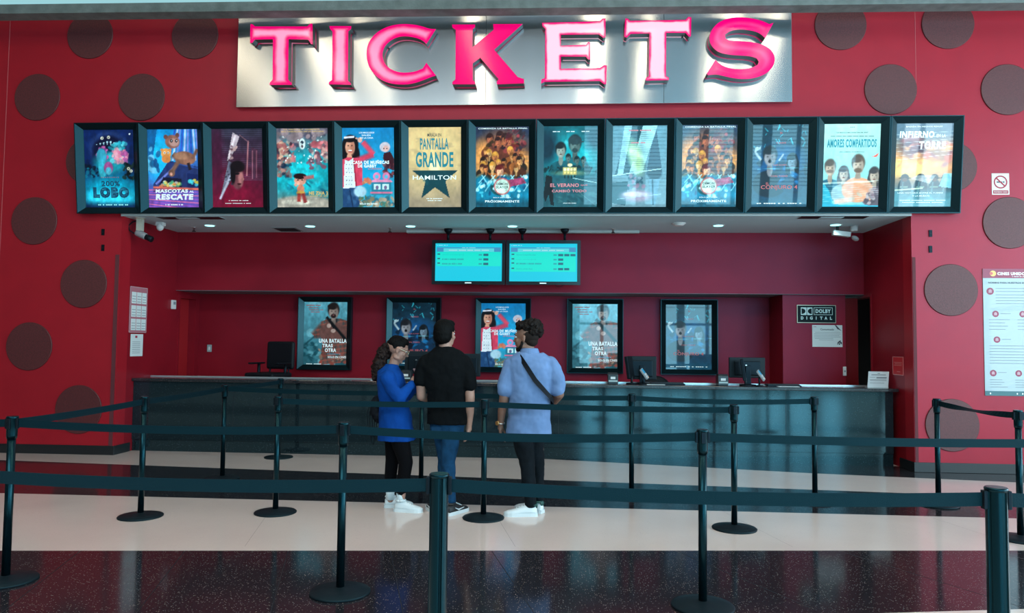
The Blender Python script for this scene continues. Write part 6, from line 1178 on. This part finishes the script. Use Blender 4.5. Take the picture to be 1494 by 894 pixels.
g = G(); a = V((-0.4945, y0 + .019, .765)); d = V((-.10, .14, -1)).normalized(); u = d.orthogonal().normalized(); w_ = d.cross(u)
g.tube([a + (u * math.cos(q) + w_ * math.sin(q)) * 0.031 for q in np.linspace(0, 2 * PI, 21)], 0.0065, 8); wt = g.build('wristwatch', SILV, t); g = G(); g.cyl(a + V((-.020, -.018, 0)), a + V((-.032, -.030, 0)), .019); g.build('watch_face', GOLD, wt)
settle(t, (-0.21, y0))
# crossbody strap and bag
st = thing('crossbody_bag', 'black crossbody strap and pouch worn over the light blue shirt', 'bag', (0, 0, 0))
path = [(-0.345, y0 + .02, 1.338), (-0.325, y0 - .085, 1.318), (-0.27, y0 - .131, 1.235), (-0.20, y0 - .143, 1.145), (-0.13, y0 - .136, 1.065), (-0.075, y0 - .105, 1.0), (-0.050, y0 - .03, .955), (-0.060, y0 + .06, .93), (-0.12, y0 + .135, .95), (-0.22, y0 + .150, 1.05), (-0.32, y0 + .12, 1.22), (-0.345, y0 + .02, 1.338)]
def strap(path, hw, ctr, th=0.0015):
    g = G(); vs = []; pts = []
    for i in range(len(path) - 1):
        for q in range(4): pts.append(V(path[i]).lerp(V(path[i + 1]), q / 4))
    pts.append(V(path[-1])); m = len(pts)
    for i, p in enumerate(pts):
        tg_ = (pts[min(i + 1, m - 1)] - pts[max(i - 1, 0)]).normalized(); out = p - V((ctr[0], ctr[1], p.z)); out = (out - tg_ * out.dot(tg_)).normalized(); s2 = tg_.cross(out)
        vs += [p + s2 * hw + out * th, p - s2 * hw + out * th, p - s2 * hw - out * th, p + s2 * hw - out * th]
    fs = [(4 * i + k, 4 * i + 4 + k, 4 * i + 4 + (k + 1) % 4, 4 * i + (k + 1) % 4) for i in range(m - 1) for k in range(4)] + [(0, 1, 2, 3), (4 * m - 1, 4 * m - 2, 4 * m - 3, 4 * m - 4)]
    g.add(vs, fs); return g
NYL = mat('black_nylon', (0.004, 0.006, 0.010), 0.7, spec=0.2)
path = [(-0.245 + (x + .245) * 1.05, y0 + (y - y0) * 1.07, z + (.02 if z > 1.2 else 0)) for x, y, z in path]
strap(path, 0.020, (-0.245, y0)).build('strap', NYL, st); G().box(-0.20, y0 + .15, .86, -0.06, y0 + .21, 1.02).build('pouch', NYL, st, bevel=0.02, seg=3)
settle(st, (-0.21, y0 + 0.0))

# --- woman in the blue top
t = person('person with curly ponytail in royal blue top and black leggings looking down at a phone', None); y0 = -2.56
Th = HT((-1.408, y0, 1.382), -1.30, -0.40)
g = G(); head_parts(g, Th, 0.98); seg(g, [(-1.455, y0, 1.215), (-1.430, y0, 1.31)], [0.046, 0.044])
loft(g, [(-1.42, y0, .70, .11, .13, 0), (-1.44, y0, .95, .09, .11, 0), (-1.455, y0, 1.12, .09, .14, 0), (-1.455, y0, 1.20, .06, .09, 0), (-1.45, y0, 1.25, .04, .045, 0)])
seg(g, [(-1.455, y0 - .145, 1.155), (-1.41, y0 - .185, 1.05), (-1.350, y0 - .20, .975), (-1.29, y0 - .14, 1.05), (-1.250, y0 - .075, 1.105)], [.04, .036, .032, .028, .021])
seg(g, [(-1.455, y0 + .145, 1.155), (-1.41, y0 + .165, 1.05), (-1.350, y0 + .15, .975), (-1.29, y0 + .09, 1.04), (-1.255, y0 + .035, 1.095)], [.04, .036, .032, .028, .021])
hand(g, (-1.248, y0 - .072, 1.108), (.25, .75, .25), (.8, -.3, -.2), 1, 0.9, .88); hand(g, (-1.252, y0 + .030, 1.098), (.2, -.75, .25), (.8, .3, -.2), -1, 0.9, .88)
seg(g, [(-1.385, y0 - .07, .72), (-1.31, y0 - .08, .42), (-1.345, y0 - .06, .07)], [.065, .042, .030]); seg(g, [(-1.44, y0 + .07, .72), (-1.455, y0 + .06, .42), (-1.465, y0 + .06, .07)], [.065, .042, .030])
b = g.build('body', SK3, t); remesh(b, 0.005, 4); eyes(Th, t, .98)
g = curls(Th, [((0, -0.022, 0.042), (0.076, 0.090, 0.080)), ((0, 0.014, 0.078), (0.062, 0.056, 0.040))], 10, 0.006, 0.010, 3)
h = g.build('hair', HAIRB, t); remesh(h, 0.005, 3, 0.008, 0.03)
I4 = Matrix.Identity(4)
g = curls(I4, [((-1.500, y0, 1.395), (.050, .045, .050)), ((-1.540, y0, 1.340), (.058, .062, .062)), ((-1.565, y0, 1.270), (.062, .072, .070)), ((-1.583, y0, 1.205), (.055, .065, .060)), ((-1.590, y0 - .01, 1.150), (.038, .045, .045))], 46, 0.010, 0.018, 8)
h2 = g.build('ponytail', HAIRC, t); remesh(h2, 0.005, 1, 0.012, 0.018)
g = G(); loft(g, [(-1.400, y0, .600, .162, .175, 0), (-1.412, y0, .70, .146, .165, 0), (-1.425, y0, .80, .138, .158, 0), (-1.430, y0, .90, .125, .145, 0), (-1.445, y0, 1.00, .122, .145, 0), (-1.462, y0, 1.09, .122, .165, 0), (-1.472, y0, 1.165, .110, .170, 0), (-1.470, y0, 1.215, .080, .12, 0), (-1.460, y0, 1.255, .060, .062, 0)])
seg(g, [(-1.460, y0 - .145, 1.145), (-1.41, y0 - .185, 1.05), (-1.350, y0 - .20, .975), (-1.295, y0 - .145, 1.045), (-1.262, y0 - .095, 1.090)], [.062, .056, .052, .042, .035])
seg(g, [(-1.460, y0 + .145, 1.145), (-1.41, y0 + .165, 1.05), (-1.350, y0 + .15, .975), (-1.295, y0 + .095, 1.035), (-1.265, y0 + .055, 1.080)], [.062, .056, .052, .042, .035])
g.ell((-1.535, y0, 1.175), (.055, .10, .050), Matrix.Rotation(0.5, 3, 'Y'))
s_ = g.build('tunic', ROYAL, t); remesh(s_, 0.007, 4, 0.026, 0.12)
g = G(); seg(g, [(-1.385, y0 - .07, .70), (-1.345, y0 - .08, .56), (-1.305, y0 - .08, .42), (-1.325, y0 - .07, .27), (-1.347, y0 - .06, .145)], [.088, .078, .062, .056, .040]); seg(g, [(-1.44, y0 + .07, .70), (-1.448, y0 + .065, .56), (-1.455, y0 + .06, .42), (-1.468, y0 + .06, .27), (-1.468, y0 + .06, .145)], [.088, .078, .060, .054, .040])
g.ell((-1.41, y0, .72), (.12, .15, .10)); s_ = g.build('leggings', LEGG, t); remesh(s_, 0.008, 4)
for x, y in ((-1.347, y0 - .06), (-1.468, y0 + .06)): G().lathe([(0.036, .07), (0.037, .12), (0.040, .155)], 18, Matrix.Translation((x, y, 0))).build('sock', SOCK, t)
shoe(t, (-1.395, y0 - .065, 0), -0.10, SHOEW, SHOEW, L=0.245); shoe(t, (-1.515, y0 + .065, 0), 0.25, SHOEW, SHOEW, L=0.245)
g = G(); k = .98
for sx in (-1, 1): g.tube([Th @ (V((sx * 0.033 + 0.024 * math.cos(a), 0.094, 0.006 + 0.020 * math.sin(a))) * k) for a in np.linspace(0, 2 * PI, 15)], 0.0030, 6); g.tube([Th @ (V((sx * 0.057, 0.094, 0.012)) * k), Th @ (V((sx * 0.077, 0.0, 0.012)) * k)], 0.0032, 6)
g.tube([Th @ (V((-0.010, 0.096, 0.010)) * k), Th @ (V((0.010, 0.096, 0.010)) * k)], 0.0025, 6); g.build('glasses', mat('gold_wire', (0.75, 0.62, 0.45), 0.25, 0.7), t)
g = G(); g.tube([Th @ (V((-0.082, -0.004, -0.040)) * k + V((0.012 * math.cos(a), 0, 0.012 * math.sin(a)))) for a in np.linspace(0, 2 * PI, 12)], 0.0016, 6); 
g.build('earring', GOLD, t)
settle(t, (-1.41, y0))
ph = thing('phone', 'dark phone held in both hands of the person in the blue top', 'phone', (-1.225, y0 - .02, 1.155)); R = Matrix.Rotation(-0.5, 4, 'Y')
G().box(-0.004, -0.036, -0.075, 0.004, 0.036, 0.075, R).build('phone_body', mat('phone_case', (0.35, 0.20, 0.20), 0.35), ph, bevel=0.003); G().box(-0.0048, -0.033, -0.070, -0.004, 0.033, 0.070, R).build('phone_screen', mat('phone_glass', (0.02, 0.02, 0.03), 0.1), ph)
bg_ = thing('shoulder_bag', 'black shoulder bag with dangling cords behind the blue top', 'bag', (-1.60, y0 + .09, .84))
g = G(); g.ell((0, 0, 0.02), (.070, .10, .12)); g.ell((0.02, 0, -0.04), (.065, .10, .07)); s_ = g.build('bag_body', NYL, bg_); remesh(s_, 0.007, 3, 0.02, 0.06)
strap([(0.0, .02, .12), (-0.01, .03, .22), (0.03, .06, .30), (.12, .09, .33)], 0.012, (.1, 0)).build('bag_strap', NYL, bg_)
for dx, L in ((-0.055, .20), (-0.035, .26), (-0.015, .22)): G().tube([(dx, -.06, .06), (dx - .02, -.08, -0.02), (dx, -.085, -L), (dx + .022, -.085, -L - .03), (dx + .03, -.08, -L + .03), (dx + .02, -.07, -.02)], 0.0035, 6).build('cord', NYL, bg_)
bpy.context.view_layer.update()
